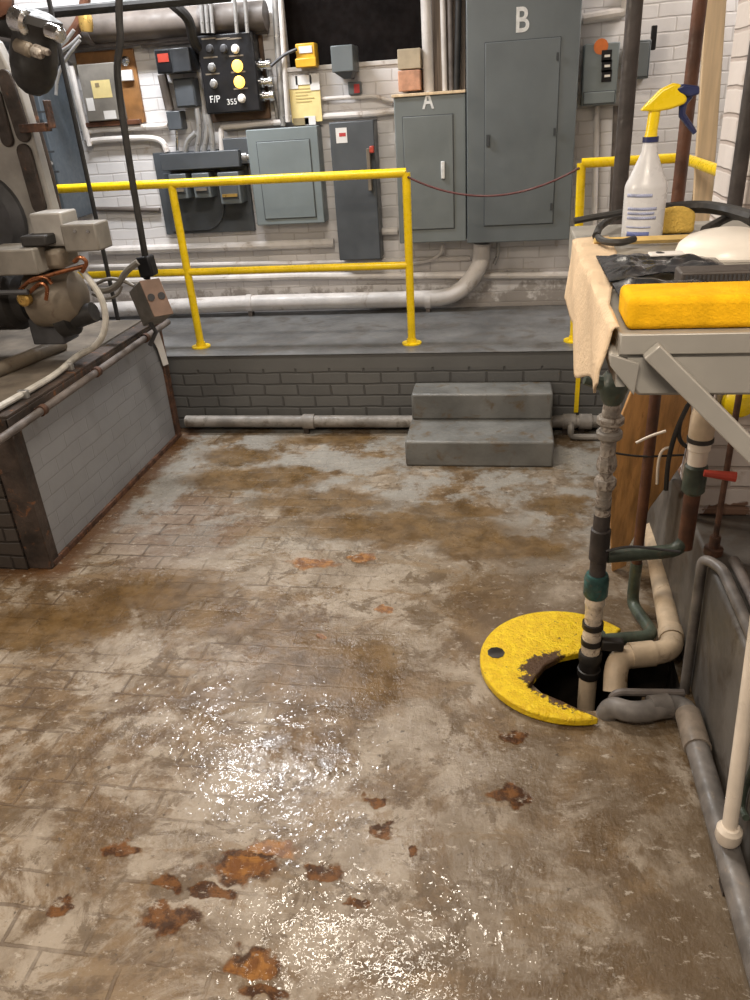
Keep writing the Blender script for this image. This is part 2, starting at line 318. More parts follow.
# ------------------------------------------------------------------ mesh builder
class MB:
    def __init__(s): s.v = []; s.f = []
    def add(s, vs, fs):
        o = len(s.v); s.v += [Vector(v) for v in vs]; s.f += [tuple(i + o for i in f) for f in fs]; return s
    def box(s, x0, x1, y0, y1, z0, z1):
        return s.add([(x, y, z) for z in (z0, z1) for y in (y0, y1) for x in (x0, x1)],
                     [(0, 2, 3, 1), (4, 5, 7, 6), (0, 1, 5, 4), (2, 6, 7, 3), (0, 4, 6, 2), (1, 3, 7, 5)])
    def obox(s, c, size, rot):
        a = [Vector((x, y, z)) for z in (-.5, .5) for y in (-.5, .5) for x in (-.5, .5)]
        return s.add([Vector(c) + rot @ Vector((q.x * size[0], q.y * size[1], q.z * size[2])) for q in a],
                     [(0, 2, 3, 1), (4, 5, 7, 6), (0, 1, 5, 4), (2, 6, 7, 3), (0, 4, 6, 2), (1, 3, 7, 5)])
    def prism(s, poly, vec):
        n = len(poly); vec = Vector(vec); poly = [Vector(p) for p in poly]
        return s.add(poly + [p + vec for p in poly], [tuple(range(n)), tuple(range(2 * n - 1, n - 1, -1))] + [(i, i + n, (i + 1) % n + n, (i + 1) % n) for i in range(n)])
    def tube(s, pts, r, n=12, cap=True, bend=0.0):
        pts = [Vector(p) for p in pts]
        if bend > 0 and len(pts) > 2:
            q = [pts[0]]
            for i in range(1, len(pts) - 1):
                a, b, c = pts[i - 1], pts[i], pts[i + 1]
                d1 = min(bend, (a - b).length * .49); d2 = min(bend, (c - b).length * .49)
                p0 = b + (a - b).normalized() * d1; p2 = b + (c - b).normalized() * d2
                for k in range(7):
                    t = k / 6; q.append(p0 * (1 - t) ** 2 + b * 2 * t * (1 - t) + p2 * t * t)
            q.append(pts[-1]); pts = q
        rs = r if isinstance(r, (list, tuple)) else [r] * len(pts)
        o = len(s.v); up = None
        for i, p in enumerate(pts):
            d = (pts[min(i + 1, len(pts) - 1)] - pts[max(i - 1, 0)]).normalized()
            if up is None:
                up = Vector((0, 0, 1)) if abs(d.z) < .9 else Vector((0, 1, 0))
            side = d.cross(up).normalized(); up = side.cross(d).normalized()
            for k in range(n):
                a = 2 * PI * k / n
                s.v.append(p + (side * math.cos(a) + up * math.sin(a)) * rs[i])
        for i in range(len(pts) - 1):
            for k in range(n):
                k2 = (k + 1) % n
                s.f.append((o + i * n + k, o + i * n + k2, o + (i + 1) * n + k2, o + (i + 1) * n + k))
        if cap:
            s.f.append(tuple(o + k for k in range(n))[::-1]); e = o + (len(pts) - 1) * n
            s.f.append(tuple(e + k for k in range(n)))
        return s
    def lathe(s, base, axis, prof, n=20):
        """prof: (distance along the axis, radius)"""
        axis = Vector(axis).normalized(); base = Vector(base)
        a = axis.orthogonal().normalized(); b = axis.cross(a); o = len(s.v)
        for t, r in prof:
            for k in range(n):
                w = 2 * PI * k / n
                s.v.append(base + axis * t + (a * math.cos(w) + b * math.sin(w)) * max(r, 1e-4))
        for i in range(len(prof) - 1):
            for k in range(n):
                k2 = (k + 1) % n
                s.f.append((o + i * n + k, o + i * n + k2, o + (i + 1) * n + k2, o + (i + 1) * n + k))
        s.f.append(tuple(o + k for k in range(n))[::-1]); e = o + (len(prof) - 1) * n
        s.f.append(tuple(e + k for k in range(n)))
        return s
    def grid(s, fn, nu, nv):
        o = len(s.v)
        for j in range(nv + 1):
            for i in range(nu + 1): s.v.append(Vector(fn(i / nu, j / nv)))
        for j in range(nv):
            for i in range(nu):
                a = o + j * (nu + 1) + i; s.f.append((a, a + 1, a + nu + 2, a + nu + 1))
        return s
    def build(s, name, m, parent=None, bevel=0.0, seg=2, smooth=35, solid=0.0, sub=0, origin='base', label=None, disp=None):
        if disp: s.v = [v + Vector(disp(v)) for v in s.v]
        xs = [v.x for v in s.v]; ys = [v.y for v in s.v]; zs = [v.z for v in s.v]
        og = Vector(((min(xs) + max(xs)) / 2, (min(ys) + max(ys)) / 2, min(zs))) if origin == 'base' else Vector((0, 0, 0))
        me = bpy.data.meshes.new(name); me.from_pydata([v - og for v in s.v], [], s.f); me.update()
        bm = bmesh.new(); bm.from_mesh(me); bmesh.ops.recalc_face_normals(bm, faces=bm.faces); bm.to_mesh(me); bm.free()
        me.materials.append(m)
        o = bpy.data.objects.new(name, me); COL.objects.link(o)
        wl = Vector((0, 0, 0))
        if parent is not None:
            o.parent = parent; q = parent
            while q is not None: wl = wl + q.location; q = q.parent
        o.location = og - wl
        if solid: md = o.modifiers.new('s', 'SOLIDIFY'); md.thickness = solid; md.offset = 0
        if bevel: md = o.modifiers.new('b', 'BEVEL'); md.width = bevel; md.segments = seg; md.limit_method = 'ANGLE'; md.angle_limit = math.radians(40)
        if sub: md = o.modifiers.new('u', 'SUBSURF'); md.levels = sub; md.render_levels = sub
        if smooth:
            for p in me.polygons: p.use_smooth = True
            if not sub: me.set_sharp_from_angle(angle=math.radians(smooth))
        if label: o['label'] = label
        return o
def thing(name, label, cat, loc, group=None):
    o = bpy.data.objects.new(name, None); COL.objects.link(o); o.location = loc; o.empty_display_size = .05
    return tag(o, label, cat, group)
def tag(o, label, cat, group=None):
    o['label'] = label; o['category'] = cat
    if group: o['group'] = group
    return o
def struct(o): o['kind'] = 'structure'; return o
def text(name, body, size, c, m, parent, rot=(PI / 2, 0, 0), depth=.001, sx=1.0, bold=0.0):
    cu = bpy.data.curves.new(name, 'FONT'); cu.body = body; cu.size = size; cu.extrude = depth; cu.offset = bold; cu.align_x = 'CENTER'; cu.align_y = 'CENTER'
    t = bpy.data.objects.new(name, cu); COL.objects.link(t)
    dg = bpy.context.evaluated_depsgraph_get()
    me = bpy.data.meshes.new_from_object(t.evaluated_get(dg)); bpy.data.objects.remove(t)
    me.transform(Matrix.Diagonal((sx, 1, 1, 1)))
    me.materials.clear(); me.materials.append(m)
    o = bpy.data.objects.new(name, me); COL.objects.link(o); o.parent = parent
    wl = Vector((0, 0, 0)); q = parent
    while q is not None: wl = wl + q.location; q = q.parent
    o.location = Vector(c) - wl; o.rotation_euler = rot
    return o

YW, ZP, YP, XL = 5.30, .473, 4.255, .611     # back wall, platform height, platform edge, side ledge face
# ------------------------------------------------------------------ SETTING
# floor with the sump pit cut out of it
PC = Vector((.29, 2.12, 0)); PITR = .205
pit = []
for k in range(19):
    a = math.radians(35 + (298 - 35) * k / 18); pit.append(Vector((PC.x + PITR * math.cos(a), PC.y + PITR * math.sin(a), 0)))
pit += [Vector((.44, 1.935, 0)), Vector((.455, 1.995, 0)), Vector((.585, 2.0, 0)), Vector((.585, 2.235, 0))]
bm = bmesh.new()
def loop(pts):
    vs = [bm.verts.new(p) for p in pts]
    return [bm.edges.new((vs[i], vs[(i + 1) % len(vs)])) for i in range(len(vs))]
es = loop([Vector(p) for p in ((-4.2, -1.2, 0), (1.1, -1.2, 0), (1.1, 4.4, 0), (-4.2, 4.4, 0))]) + loop(pit)
bmesh.ops.triangle_fill(bm, use_beauty=True, use_dissolve=False, edges=es)
for f in bm.faces:
    if f.normal.z < 0: f.normal_flip()
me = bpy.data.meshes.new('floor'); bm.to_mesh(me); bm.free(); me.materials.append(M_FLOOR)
fl = bpy.data.objects.new('floor', me); COL.objects.link(fl); struct(fl)
b = MB(); n = len(pit); low = [p + Vector((0, 0, -.55)) for p in pit]
b.add(pit + low, [(i, (i + 1) % n, (i + 1) % n + n, i + n) for i in range(n)] + [tuple(range(n, 2 * n))])
struct(b.build('trim_1', M_PIT, origin=None, smooth=0))
o = bpy.data.objects['trim_1']; o['label'] = 'black sump pit sunk in the floor'

struct(MB().box(-4.2, 2.2, YP, 5.6, 0, ZP).build('platform', M_GREYB, bevel=.008, origin=None))
struct(MB().box(-4.2, 2.2, YP - .012, 5.6, ZP, ZP + .004).build('platform_top', M_SLAB, bevel=.002, origin=None))
struct(MB().box(XL, 2.2, -.4, YP - .012, 0, ZP).build('ledge', M_LEDGE, bevel=.012, origin=None))
# back wall with the blacked-out opening
xo0 = at(283, 35, y=YW).x; xo1 = at(430, 35, y=YW).x; zo0 = at(350, 64, y=YW).z
b = MB().box(-4.2, xo0, YW, 5.6, 0, 3.25).box(xo1, 2.2, YW, 5.6, 0, 3.25).box(xo0, xo1, YW, 5.6, 0, zo0)
struct(b.build('wall_back', M_WHITE, origin=None))
struct(MB().box(xo0, xo1, YW + .10, YW + .14, zo0, 3.25).build('window_1', M_VOID, origin=None))
struct(MB().box(xo0 - .0, xo1, YW - .012, YW + .1, zo0 - .02, zo0 + .006).build('trim_2', M_WPIPE, bevel=.003, origin=None))
# pier on the ledge, right
struct(MB().box(.635, 2.2, 2.36, 2.72, ZP, 3.25).build('wall_right', M_WHITES, bevel=.01, origin=None))
struct(MB().box(1.02, 1.1, -.4, 2.36, ZP, 3.25).build('wall_side', M_WHITES, origin=None))
struct(MB().box(-4.3, -4.2, -1.2, 5.6, 0, 3.25).build('wall_left', M_WHITES, origin=None))
struct(MB().box(-4.3, 2.2, -1.2, 5.6, 3.25, 3.3).build('ceiling', M_CEIL, origin=None))
# steps
b = MB().box(-.523, .258, 3.73, YP - .006, 0, .146)
b.box(-.518, .260, 4.041, YP - .006, .146, .299)
struct(b.build('step_block', M_STEP, bevel=.012, origin=None))

# plinth on the left
PX, PY0, PY1, PZ = -1.99, 2.63, 4.14, .715
struct(MB().box(-4.2, PX, PY0, PY1, 0, PZ).build('plinth', M_PLINTH, origin=None))
fr = thing('angle_iron_frame', 'rusted angle iron edging around the grey brick plinth', 'frame', (PX, PY0, 0))
MB().box(PX - .10, PX + .014, PY0 - .02, PY0 + .05, 0, PZ).build('post', M_RUSTD, fr, bevel=.004)
MB().box(PX - .02, PX + .014, PY1 - .05, PY1 + .012, 0, PZ).build('post', M_RUST, fr, bevel=.004)
MB().box(PX - .07, PX + .012, PY0 - .02, PY1 + .012, PZ, PZ + .014).box(PX, PX + .012, PY0 - .02, PY1 + .012, PZ - .045, PZ).build('top_rail', M_RUSTD, fr, bevel=.003)
MB().box(PX, PX + .016, PY0, PY1, 0.0, .028).build('foot_rail', M_RUST, fr, bevel=.003)
MB().box(-4.2, PX - .1, PY0 - .03, PY0 - .001, 0, PZ - .03).build('front_panel', M_DARKBRICK, fr)  # front of the plinth, much darker brick than its side
pr = thing('plinth_handrail_pipe', 'thin rusty pipe clipped along the upper face of the grey plinth', 'pipe', (PX + .04, 3.4, .6))
p0 = at(-12, 448, x=PX + .045); p1 = at(168, 322, x=PX + .045)
MB().tube([p0, p1], .017).build('pipe', M_TAUPE, pr)
for t in (.22, .5, .82):
    c = p0.lerp(p1, t)
    MB().lathe(c - Vector((0, .014, 0)), (0, 1, 0), [(0, .024), (.028, .024)]).box(PX - .002, c.x, c.y - .01, c.y + .01, c.z - .008, c.z + .008).build('clip', M_RUST, pr)

# ------------------------------------------------------------------ GUARD RAILS
def guard(label, posts, rails, flanges=True):
    t = thing('guard_rail', label, 'guard rail', posts[0][0])
    for a, c in posts:
        po = MB().tube([a, c], .023, 14).build('post', M_YEL, t)
        if flanges:
            MB().lathe(Vector(a), (0, 0, 1), [(0, .058), (.008, .058), (.010, .03), (.03, .028)], 18).build('foot_flange', M_YEL, po)
    for i, rl in enumerate(rails):
        MB().tube(rl, .024 if i == 0 else .021, 14, bend=.03).build('top_rail' if i == 0 else 'mid_rail', M_YEL, t)
    return t
ZT = 1.415; zpt = ZP + .004; YG = 4.43
guard('yellow pipe guard rail standing left of the steps', [((-1.87, YG, zpt), (-1.885, YG, ZT)), ((-.55, YG, zpt), (-.545, YG, ZT))],
      [[(-2.62, YG, ZT + .012), (-.545, YG, ZT)], [(-2.62, YG, .935), (-.55, YG, .93)]])
guard('yellow pipe guard rail right of the steps, turning behind the spray bottle', [((.385, YG, zpt), (.372, YG, ZT)), ((.87, YG, zpt), (.87, YG, ZT))],
      [[(.372, YG, ZT), (.87, YG, ZT), (.87, 3.1, ZT)], [(.38, YG, .93), (.87, YG, .93), (.87, 3.1, .93)]])
ch = []
A, B_ = Vector((-.535, YG - .02, ZT - .02)), Vector((.36, YG - .02, ZT - .02))
for k in range(33):
    t = k / 32; q = A.lerp(B_, t); q.z -= .115 * 4 * t * (1 - t); ch.append(q)
tag(MB().tube(ch, .006, 6).build('safety_chain', M_CHAIN), 'thin dull red safety chain hanging between the two yellow rails', 'chain')

# ------------------------------------------------------------------ BACK WALL EQUIPMENT
def wrect(px0, py0, px1, py1, d):
    yf = YW - d; cx, cy = (px0 + px1) / 2, (py0 + py1) / 2
    return at(px0, cy, y=yf).x, at(px1, cy, y=yf).x, at(cx, py1, y=yf).z, at(cx, py0, y=yf).z, yf
def wallbox(name, label, cat, rect, d, m, door=None, door_m=None, bev=.006, group=None, door_label=None):
    x0, x1, z0, z1, yf = wrect(*rect, d)
    t = thing(name, label, cat, ((x0 + x1) / 2, YW - d / 2, z0), group)
    MB().box(x0, x1, yf, YW - .001, z0, z1).build('body', m, t, bevel=bev)
    dr = None
    if door:
        a0, a1, c0, c1 = door
        X0 = x0 + (x1 - x0) * a0; X1 = x0 + (x1 - x0) * a1; Z1 = z1 - (z1 - z0) * c0; Z0 = z1 - (z1 - z0) * c1
        MB().box(X0 - .004, X1 + .004, yf - .003, yf + .004, Z0 - .004, Z1 + .004).build('door_gap', M_SEAM, t)
        dr = MB().box(X0, X1, yf - .007, yf, Z0, Z1).build('door', door_m or m, t, bevel=.003)
    return t, (x0, x1, z0, z1, yf), dr

# big panel B
pb, (x0, x1, z0, z1, yf), dr = wallbox('electrical_panel', 'tallest dark grey electrical panel, painted with a white letter B', 'electrical panel', (466.5, -42, 577, 241.5), .26, M_PANEL, (.17, .83, .26, .93))
w = x1 - x0; h = z1 - z0
for (u, v) in ((.80, .31), (.80, .57), (.80, .85)):
    MB().box(x0 + w * u, x0 + w * u + .012, yf - .016, yf - .006, z1 - h * v - .04, z1 - h * v).build('hinge', M_SEAM, dr)
MB().box(x0 + w * .185, x0 + w * .215, yf - .020, yf - .006, z1 - h * .60 - .03, z1 - h * .60 + .03).build('latch', M_SEAM, dr)
p = at(522, 21, y=yf); text('letter', 'B', .17, (p.x, yf - .0015, p.z), M_WPAINT, pb, sx=.85, bold=.0025)
MB().box(*(lambda a: (a.x - .035, a.x + .035, yf - .002, yf + .001, a.z - .01, a.z + .012))(at(528, 222, y=yf))).build('paint_scuff', M_WPAINT, pb, bevel=.004)
# panel A
pa, (x0, x1, z0, z1, yf), dr = wallbox('electrical_panel', 'wide grey electrical panel painted with a white letter A', 'electrical panel', (396.5, 95, 466, 242.5), .22, M_PANELA, (.12, .82, .13, .90))
ZA = z1 + .0175
MB().box(x0 - .01, x1, yf - .012, YW - .001, z1, z1 + .016).build('top_ledge', M_LUMBER, pa, bevel=.003, label='pale strip along the panel top')
p = at(428, 101, y=yf); text('letter', 'A', .13, (p.x, yf - .0015, p.z), M_WPAINT, pa, sx=.75, bold=.0025)
p = at(443, 170, y=yf - .01); MB().box(p.x - .012, p.x + .012, yf - .020, yf - .006, p.z - .05, p.z + .05).build('handle', M_WPAINT, dr, bevel=.005)
# pale load centre
lc, (x0, x1, z0, z1, yf), dr = wallbox('load_center', 'pale grey green breaker panel hanging left of the tall disconnect', 'electrical panel', (251, 127.5, 321, 224.5), .13, M_PANELL, (.14, .88, .13, .93))
MB().lathe((x0 + .10, yf - .014, z0 + (z1 - z0) * .52), (0, 1, 0), [(0, .008), (.008, .010)], 12).build('latch', M_CHROME, dr)
# disconnect
dc, (x0, x1, z0, z1, yf), dr = wallbox('disconnect_switch', 'narrow tall dark grey disconnect switch with a side lever', 'disconnect switch', (334, 121, 377, 260), .16, M_PANELD)
p = at(341.5, 135, y=yf); MB().box(p.x - .035, p.x + .035, yf - .002, yf, p.z - .045, p.z + .04).build('sticker', M_PAPERW, dc)
p = at(342, 135, y=yf); MB().box(p.x - .018, p.x + .024, yf - .003, yf, p.z - .008, p.z + .012).build('sticker_print', M_REDINK, dc)
q0 = at(370, 190, y=yf); q1 = at(368.5, 148, y=yf)
lv = MB().box(q1.x - .008, q1.x + .014, yf - .05, yf, q0.z, q1.z).build('lever', M_TAN, dc, bevel=.004)
q = at(373, 149, y=yf); MB().box(q.x - .014, q.x + .014, yf - .06, yf - .02, q.z - .02, q.z + .02).build('lever_tip', M_RED, lv, bevel=.006)
# conduit stub behind the disconnect
# black indicator panel
wood = thing('mounting_board', 'dark stained board behind the black indicator lamp panel', 'board', tuple(at(235, 118, y=YW)))
xx = wrect(205, 36, 266, 121, .03); MB().box(xx[0], xx[1], xx[4], YW - .001, xx[2], xx[3]).build('board', mat('dark_board', (.10, .055, .03), .6, var=.3, scale=5), wood, bevel=.003)
x0, x1, z0, z1, yf = wrect(201, 33, 256.5, 113, .16)
ip = thing('indicator_panel', 'black panel with rows of knobs and two lit amber lamps', 'control panel', ((x0 + x1) / 2, YW - .09, z0))
MB().box(x0, x1, yf, YW - .032, z0, z1).build('body', M_BLACK, ip, bevel=.008)
for i, (px, py, k) in enumerate(((210, 49, 'n'), (224, 49, 'n'), (235.5, 49, 'w'), (212, 67.5, 'g'), (214, 84, 'g'), (237.5, 66, 'y'), (239.5, 82, 'y'), (242, 98.5, 'w'))):
    c = at(px, py, y=yf)
    r = .030 if k == 'y' else .022
    kn = MB().lathe((c.x, yf, c.z), (0, -1, 0), [(0, r * 1.15), (.006, r * 1.15), (.008, r), (.022, r * .8), (.026, .004)], 14).build('indicator_lamp' if k == 'y' else 'knob', {'n': M_DSTEEL, 'w': M_WPLASTIC, 'g': M_COND, 'y': M_LIT}[k], ip)
    MB().box(c.x - .045, c.x + .045, yf - .002, yf + .001, c.z + .05, c.z + .058).build('legend_plate', M_TAN, ip)
c = at(215, 99.5, y=yf); text('lettering', 'F/P', .055, (c.x, yf - .0015, c.z), M_WPAINT, ip)
c = at(232, 102, y=yf); text('lettering', '355', .045, (c.x, yf - .0015, c.z), M_WPAINT, ip)
for (px, py) in ((259, 65), (262, 82), (263, 96)):
    c = at(px, py, y=YW - .09)
    MB().lathe((x1 - .002, YW - .09, c.z), (1, 0, 0), [(0, .034), (.02, .034), (.022, .026), (.055, .026), (.057, .034), (.08, .03)], 14).build('conduit_connector', M_CHROME, ip)
# pair of black boxes and their dark companion, small junction
sx, (x0, x1, z0, z1, yf), dr = wallbox('starter_box', 'black starter box with a small red sticker, left of the indicator panel', 'electrical box', (155.5, 48, 190, 73), .17, M_BLACKG, (.03, .46, .04, .96), M_BLACK)
MB().box(x0 + .02, x0 + .09, yf - .010, yf - .006, z1 - .07, z1 - .025).build('sticker', M_RED, dr)
wallbox('junction_box', 'square dark grey box under the black starter box', 'electrical box', (174.5, 78, 195, 107.5), .12, M_PANELD, (.06, .94, .05, .95))
jb, rr, _ = wallbox('junction_box', 'small grey junction box where two painted conduits meet', 'electrical box', (167, 111, 181, 130), .10, M_PANELD)
# conduits between these
def wtube(name, label, pts, r, m, cat='conduit', d=.03, bend=.03, group=None):
    P = [q if isinstance(q, Vector) else at(q[0], q[1], y=YW - (q[2] if len(q) > 2 else d)) for q in pts]
    return tag(MB().tube(P, r, 10, bend=bend).build(name, m), label, cat, group)
wtube('conduit', 'thick painted conduit dropping from the starter box to the small junction box', [(162, 75), (170, 110)], .030, M_BEIGED, d=.05)
wtube('conduit', 'short metal conduit below the small junction box', [(176.5, 131), (177.5, 151)], .010, M_CHROME, d=.06)
# gutter assembly
x0, x1, z0, z1, yf = wrect(159, 150, 250, 233, .035)
gt = thing('wireway_assembly', 'dark grey wireway board carrying three switch boxes', 'electrical board', ((x0 + x1) / 2, YW - .03, z0))
MB().box(x0, x1, yf, YW - .001, z0, z1).build('backboard', M_PANELD, gt, bevel=.003)
x0, x1, z0, z1, yf2 = wrect(160, 152, 239, 169, .17)
MB().box(x0, x1, yf2, yf, z0, z1).build('wireway', M_PANELD, gt, bevel=.004)
xa = wrect(167, 172, 223, 231, .06)
poly = [Vector((xa[0], yf, xa[3])), Vector((xa[1], yf, xa[3])), Vector((xa[1], yf, xa[2] + .16))]
for k in range(1, 8):
    a = PI / 2 * k / 8; poly.append(Vector((xa[1] - .16 + .16 * math.cos(a), yf, xa[2] + .16 - .16 * math.sin(a))))
poly.append(Vector((xa[0], yf, xa[2])))
MB().prism(poly, (0, -.018, 0)).build('curved_plate', M_PANELD, gt, bevel=.003)
for (a, b_, c, d_) in ((170, 174, 187, 199), (193, 173, 210, 198), (219, 172, 240, 204)):
    r = wrect(a, b_, c, d_, .17)
    sb = MB().box(r[0], r[1], r[4], yf, r[2], r[3]).build('switch_box', M_PANEL, gt, bevel=.005)
    MB().box(r[0] + .015, r[1] - .015, r[4] - .006, r[4], r[2] + .03, r[3] - .03).build('cover', M_PANELD, sb, bevel=.002)
    MB().box(r[0] + .02, r[1] - .02, r[4] - .018, r[4] - .006, r[2] + .045, r[2] + .062).build('handle', M_TAN if a != 219 else M_BRASS, sb)
r = wrect(223, 138, 248, 154, .12); MB().box(r[0], r[1], r[4], YW - .036, r[2] - .06, r[3]).build('corner_box', M_PANELD, gt, bevel=.005)
c = at(243, 157, y=YW - .10); MB().lathe(c, (1, 0, 0), [(0, .032), (.03, .032), (.032, .024), (.07, .024)], 14).build('nipple', M_COND, gt)

# plywood with grey device plate
x0, x1, z0, z1, yf = wrect(81.5, 50, 139, 125, .025)
pw_ = thing('plywood_board', 'orange brown plywood board holding a grey metal plate with notes', 'board', ((x0 + x1) / 2, YW - .02, z0))
MB().box(x0, x1, yf, YW - .001, z0, z1).build('board', M_WOOD, pw_, bevel=.003)
r = wrect(82, 63, 119.5, 121, .075)
pl = MB().box(r[0], r[1], r[4], yf, r[2], r[3]).build('metal_plate', M_GBEIGE, pw_, bevel=.005)
for (a, b_, c, d_, m) in ((92, 80, 111, 98, M_PAPER), (87, 98, 94, 111, M_PAPERW), (104, 110.5, 116, 119, M_PAPERW)):
    q = wrect(a, b_, c, d_, .077); MB().box(q[0], q[1], q[4], r[4] + .001, q[2], q[3]).build('note', m, pl)
q = wrect(95, 83, 99, 87, .079); MB().box(q[0], q[1], q[4], q[4] + .003, q[2], q[3]).build('note_stamp', M_INK, pl)
q = wrect(120.5, 70, 132, 81, .05); MB().box(q[0], q[1], q[4], yf, q[2], q[3]).build('thermostat', M_PAPERW, pw_, bevel=.004)
c = at(125, 61, y=yf - .02); MB().lathe((c.x, yf, c.z), (0, -1, 0), [(0, .03), (.02, .028), (.035, .012)], 12).build('socket', M_CHROME, pw_)
q = wrect(82, 121, 140, 126, .06); MB().box(q[0], q[1], q[4], YW - .001, q[2], q[3]).build('bottom_shelf', M_BROWN, pw_, bevel=.003)

# tall cabinet far left
xr = at(81, 150, y=YW).x
cb = thing('wall_cabinet', 'tall blue grey cabinet in the left corner beyond the boiler', 'cabinet', (xr - .4, 5.1, 1.0))
zb = at(80, 220, y=4.95).z; ztp = 2.15
MB().box(xr - .75, xr, 4.92, YW - .001, zb, ztp).build('body', mat('blue_grey_cabinet', (.066, .080, .094), .45, var=.08), cb, bevel=.006)
dr = MB().box(xr - .72, xr - .05, 4.905, 4.92, zb + .04, ztp - .05).build('door', mat('blue_grey_cabinet', (.066, .080, .094)), cb, bevel=.004)
for px, py in ((42, 112), (47, 152), (52, 172)):
    c = at(px, py, y=4.9); MB().box(c.x - .05, c.x + .05, 4.895, 4.905, c.z - .006, c.z + .006).build('hinge', M_SEAM, dr)
c = at(50, 163, y=4.9); MB().lathe((c.x, 4.905, c.z), (0, -1, 0), [(0, .018), (.02, .016)], 10).build('latch', M_CHROME, dr)

# items around the dark opening
yb_, (x0, x1, z0, z1, yf), dr = wallbox('yellow_transmitter', 'small yellow orange box on the sill of the dark opening', 'electrical box', (296, 43, 315, 67.5), .10, M_ORANGEY)
q = wrect(299, 46, 312, 53, .101); MB().box(q[0], q[1], q[4] - .004, yf, q[2], q[3]).build('label_plate', M_PAPERW, yb_)
MB().box(x0 - .006, x1 + .006, yf - .012, yf + .03, z0, z0 + .05).build('lower_cover', M_ORANGEY, yb_, bevel=.006)
P = [at(x, y, y=YW - .115) for x, y in ((297, 49), (285, 54), (278, 60), (271, 66))]
tag(MB().tube(P, .009, 8, bend=.05).build('cable', M_DSTEEL), 'grey cable running left from the small yellow box', 'cable')
x0, x1, z0, z1, yf = wrect(331, 45, 353, 72, .20)
gb = thing('grey_relay_box', 'grey box with a tapered foot hanging before the dark opening', 'electrical box', ((x0 + x1) / 2, YW - .1, z0))
MB().box(x0, x1, yf, YW - .001, z0, z1).build('body', M_PANEL, gb, bevel=.005)
c = at(345, 79, y=yf + .03)
MB().prism([(x0 + .01, yf + .01, z0), (x1 - .01, yf + .01, z0), (x1 - .03, yf + .05, c.z), (x0 + .06, yf + .05, c.z)], (0, .12, 0)).build('tapered_foot', M_PANELD, gb, bevel=.003)
sw, (x0, x1, z0, z1, yf), dr = wallbox('wall_switch', 'little grey switch with red print below the tapered grey box', 'switch', (348, 81.5, 360.5, 94.5), .06, M_PANEL)
q = wrect(354, 84, 359.5, 93, .062); MB().box(q[0], q[1], q[4] - .002, q[4] + .003, q[2], q[3]).build('print', M_REDINK, sw)
x0, x1, z0, z1, yf = wrect(290, 79, 321, 122.5, .056)
nt_ = thing('notice_card', 'yellowed paper notice taped above the pale breaker panel', 'notice', ((x0 + x1) / 2, YW - .01, z0))
MB().box(x0, x1, YW - .056, YW - .051, z0, z1).build('card', M_PAPER, nt_, bevel=.003)
for k in range(5):
    zz = z1 - (z1 - z0) * (.20 + .075 * k); MB().box(x0 + .04, x1 - .04 - .02 * (k % 3), YW - .058, YW - .055, zz - .006, zz).build('text_line', mat('pale_print', (.55, .43, .18), .8), nt_)
for (u, v, ww, hh, m) in ((.08, .06, .07, .07, M_PAPERW), (.45, .02, .10, .05, M_PAPERW), (.80, .08, .06, .09, M_PAPERW), (.55, .96, .07, .05, M_PAPERW), (.25, .97, .10, .04, M_INK)):
    X = x0 + (x1 - x0) * u; Z = z1 - (z1 - z0) * v; MB().box(X - ww / 2 + .01, X + ww / 2 + .01, YW - .060, YW - .055, Z - hh / 2, Z + hh / 2).build('tape', m, nt_)
wallbox('beige_box', 'beige box stacked on the salmon box above panel A', 'box', (397.5, 48.5, 420.5, 69), .16, M_BEIGEBOX, bev=.004)
wallbox('salmon_box', 'salmon coloured box standing on the top edge of panel A', 'box', (398, 70, 420.5, 91), .16, M_PINKBOX, bev=.006)
# boards and risers between A and B
q = wrect(431, -60, 466.5, 91, .05); tag(MB().box(q[0], q[1] - .01, q[4], YW - .001, ZA, q[3]).build('backing_board', mat('greyed_boards', (.24, .19, .155), .7, var=.3, scale=5, stretch=(12, 1, .5))), 'weathered board behind the riser pipes beside panel B', 'board')
grp = 'riser pipes above panel A'
for px0, px1, r, m, lb in ((424.5, 429, .032, M_WPIPE, 'thick beige riser pipe above panel A, beside the salmon box'), (441.5, 445, .016, M_WPIPE, 'slim pale riser pipe in the middle of the weathered board'), (449, 451.5, .015, M_TAUPE, 'taupe riser pipe on the weathered board, next to a black one'), (459.5, 456.5, .018, M_BLACKM, 'black riser pipe on the weathered board nearest panel B')):
    tag(MB().tube([Vector((at(px1, 92, y=YW - .1).x, YW - .1, ZA)), at(px0, -45, y=YW - .1)], r, 12).build('riser_pipe', m), lb, 'pipe', grp)

# right side breaker boxes
rb, (x0, x1, z0, z1, yf), dr = wallbox('breaker_box', 'pale grey breaker box right of panel B with an orange oval sticker', 'electrical panel', (583, 43, 618, 105), .13, M_PANELL, (.06, .94, .78, .97))
c = at(601, 46.5, y=yf); MB().lathe((c.x, yf - .002, c.z), (0, 1, 0), [(0, .04), (.003, .04)], 16).build('sticker', mat('orange_sticker', (.62, .16, .03), .5), rb)
for k, py in enumerate((56, 66, 76)):
    c = at(606.5, py, y=yf); kb = MB().box(c.x - .028, c.x + .028, yf - .006, yf + .001, c.z - .03, c.z + .03).build('breaker', M_BLACK, rb)
    MB().box(c.x - .012, c.x + .018, yf - .014, yf - .005, c.z - .006, c.z + .006).build('toggle', M_WPLASTIC, kb)
rd, (x0, x1, z0, z1, yf), dr = wallbox('disconnect_switch', 'smaller grey disconnect box half hidden behind the dark upright pipe', 'disconnect switch', (629, 40, 650, 79), .14, M_PANEL, (.08, .92, .06, .94))
MB().box(x1, x1 + .03, yf + .03, yf + .06, z0 + .14, z0 + .26).build('lever', M_BLACK, rd, bevel=.004)
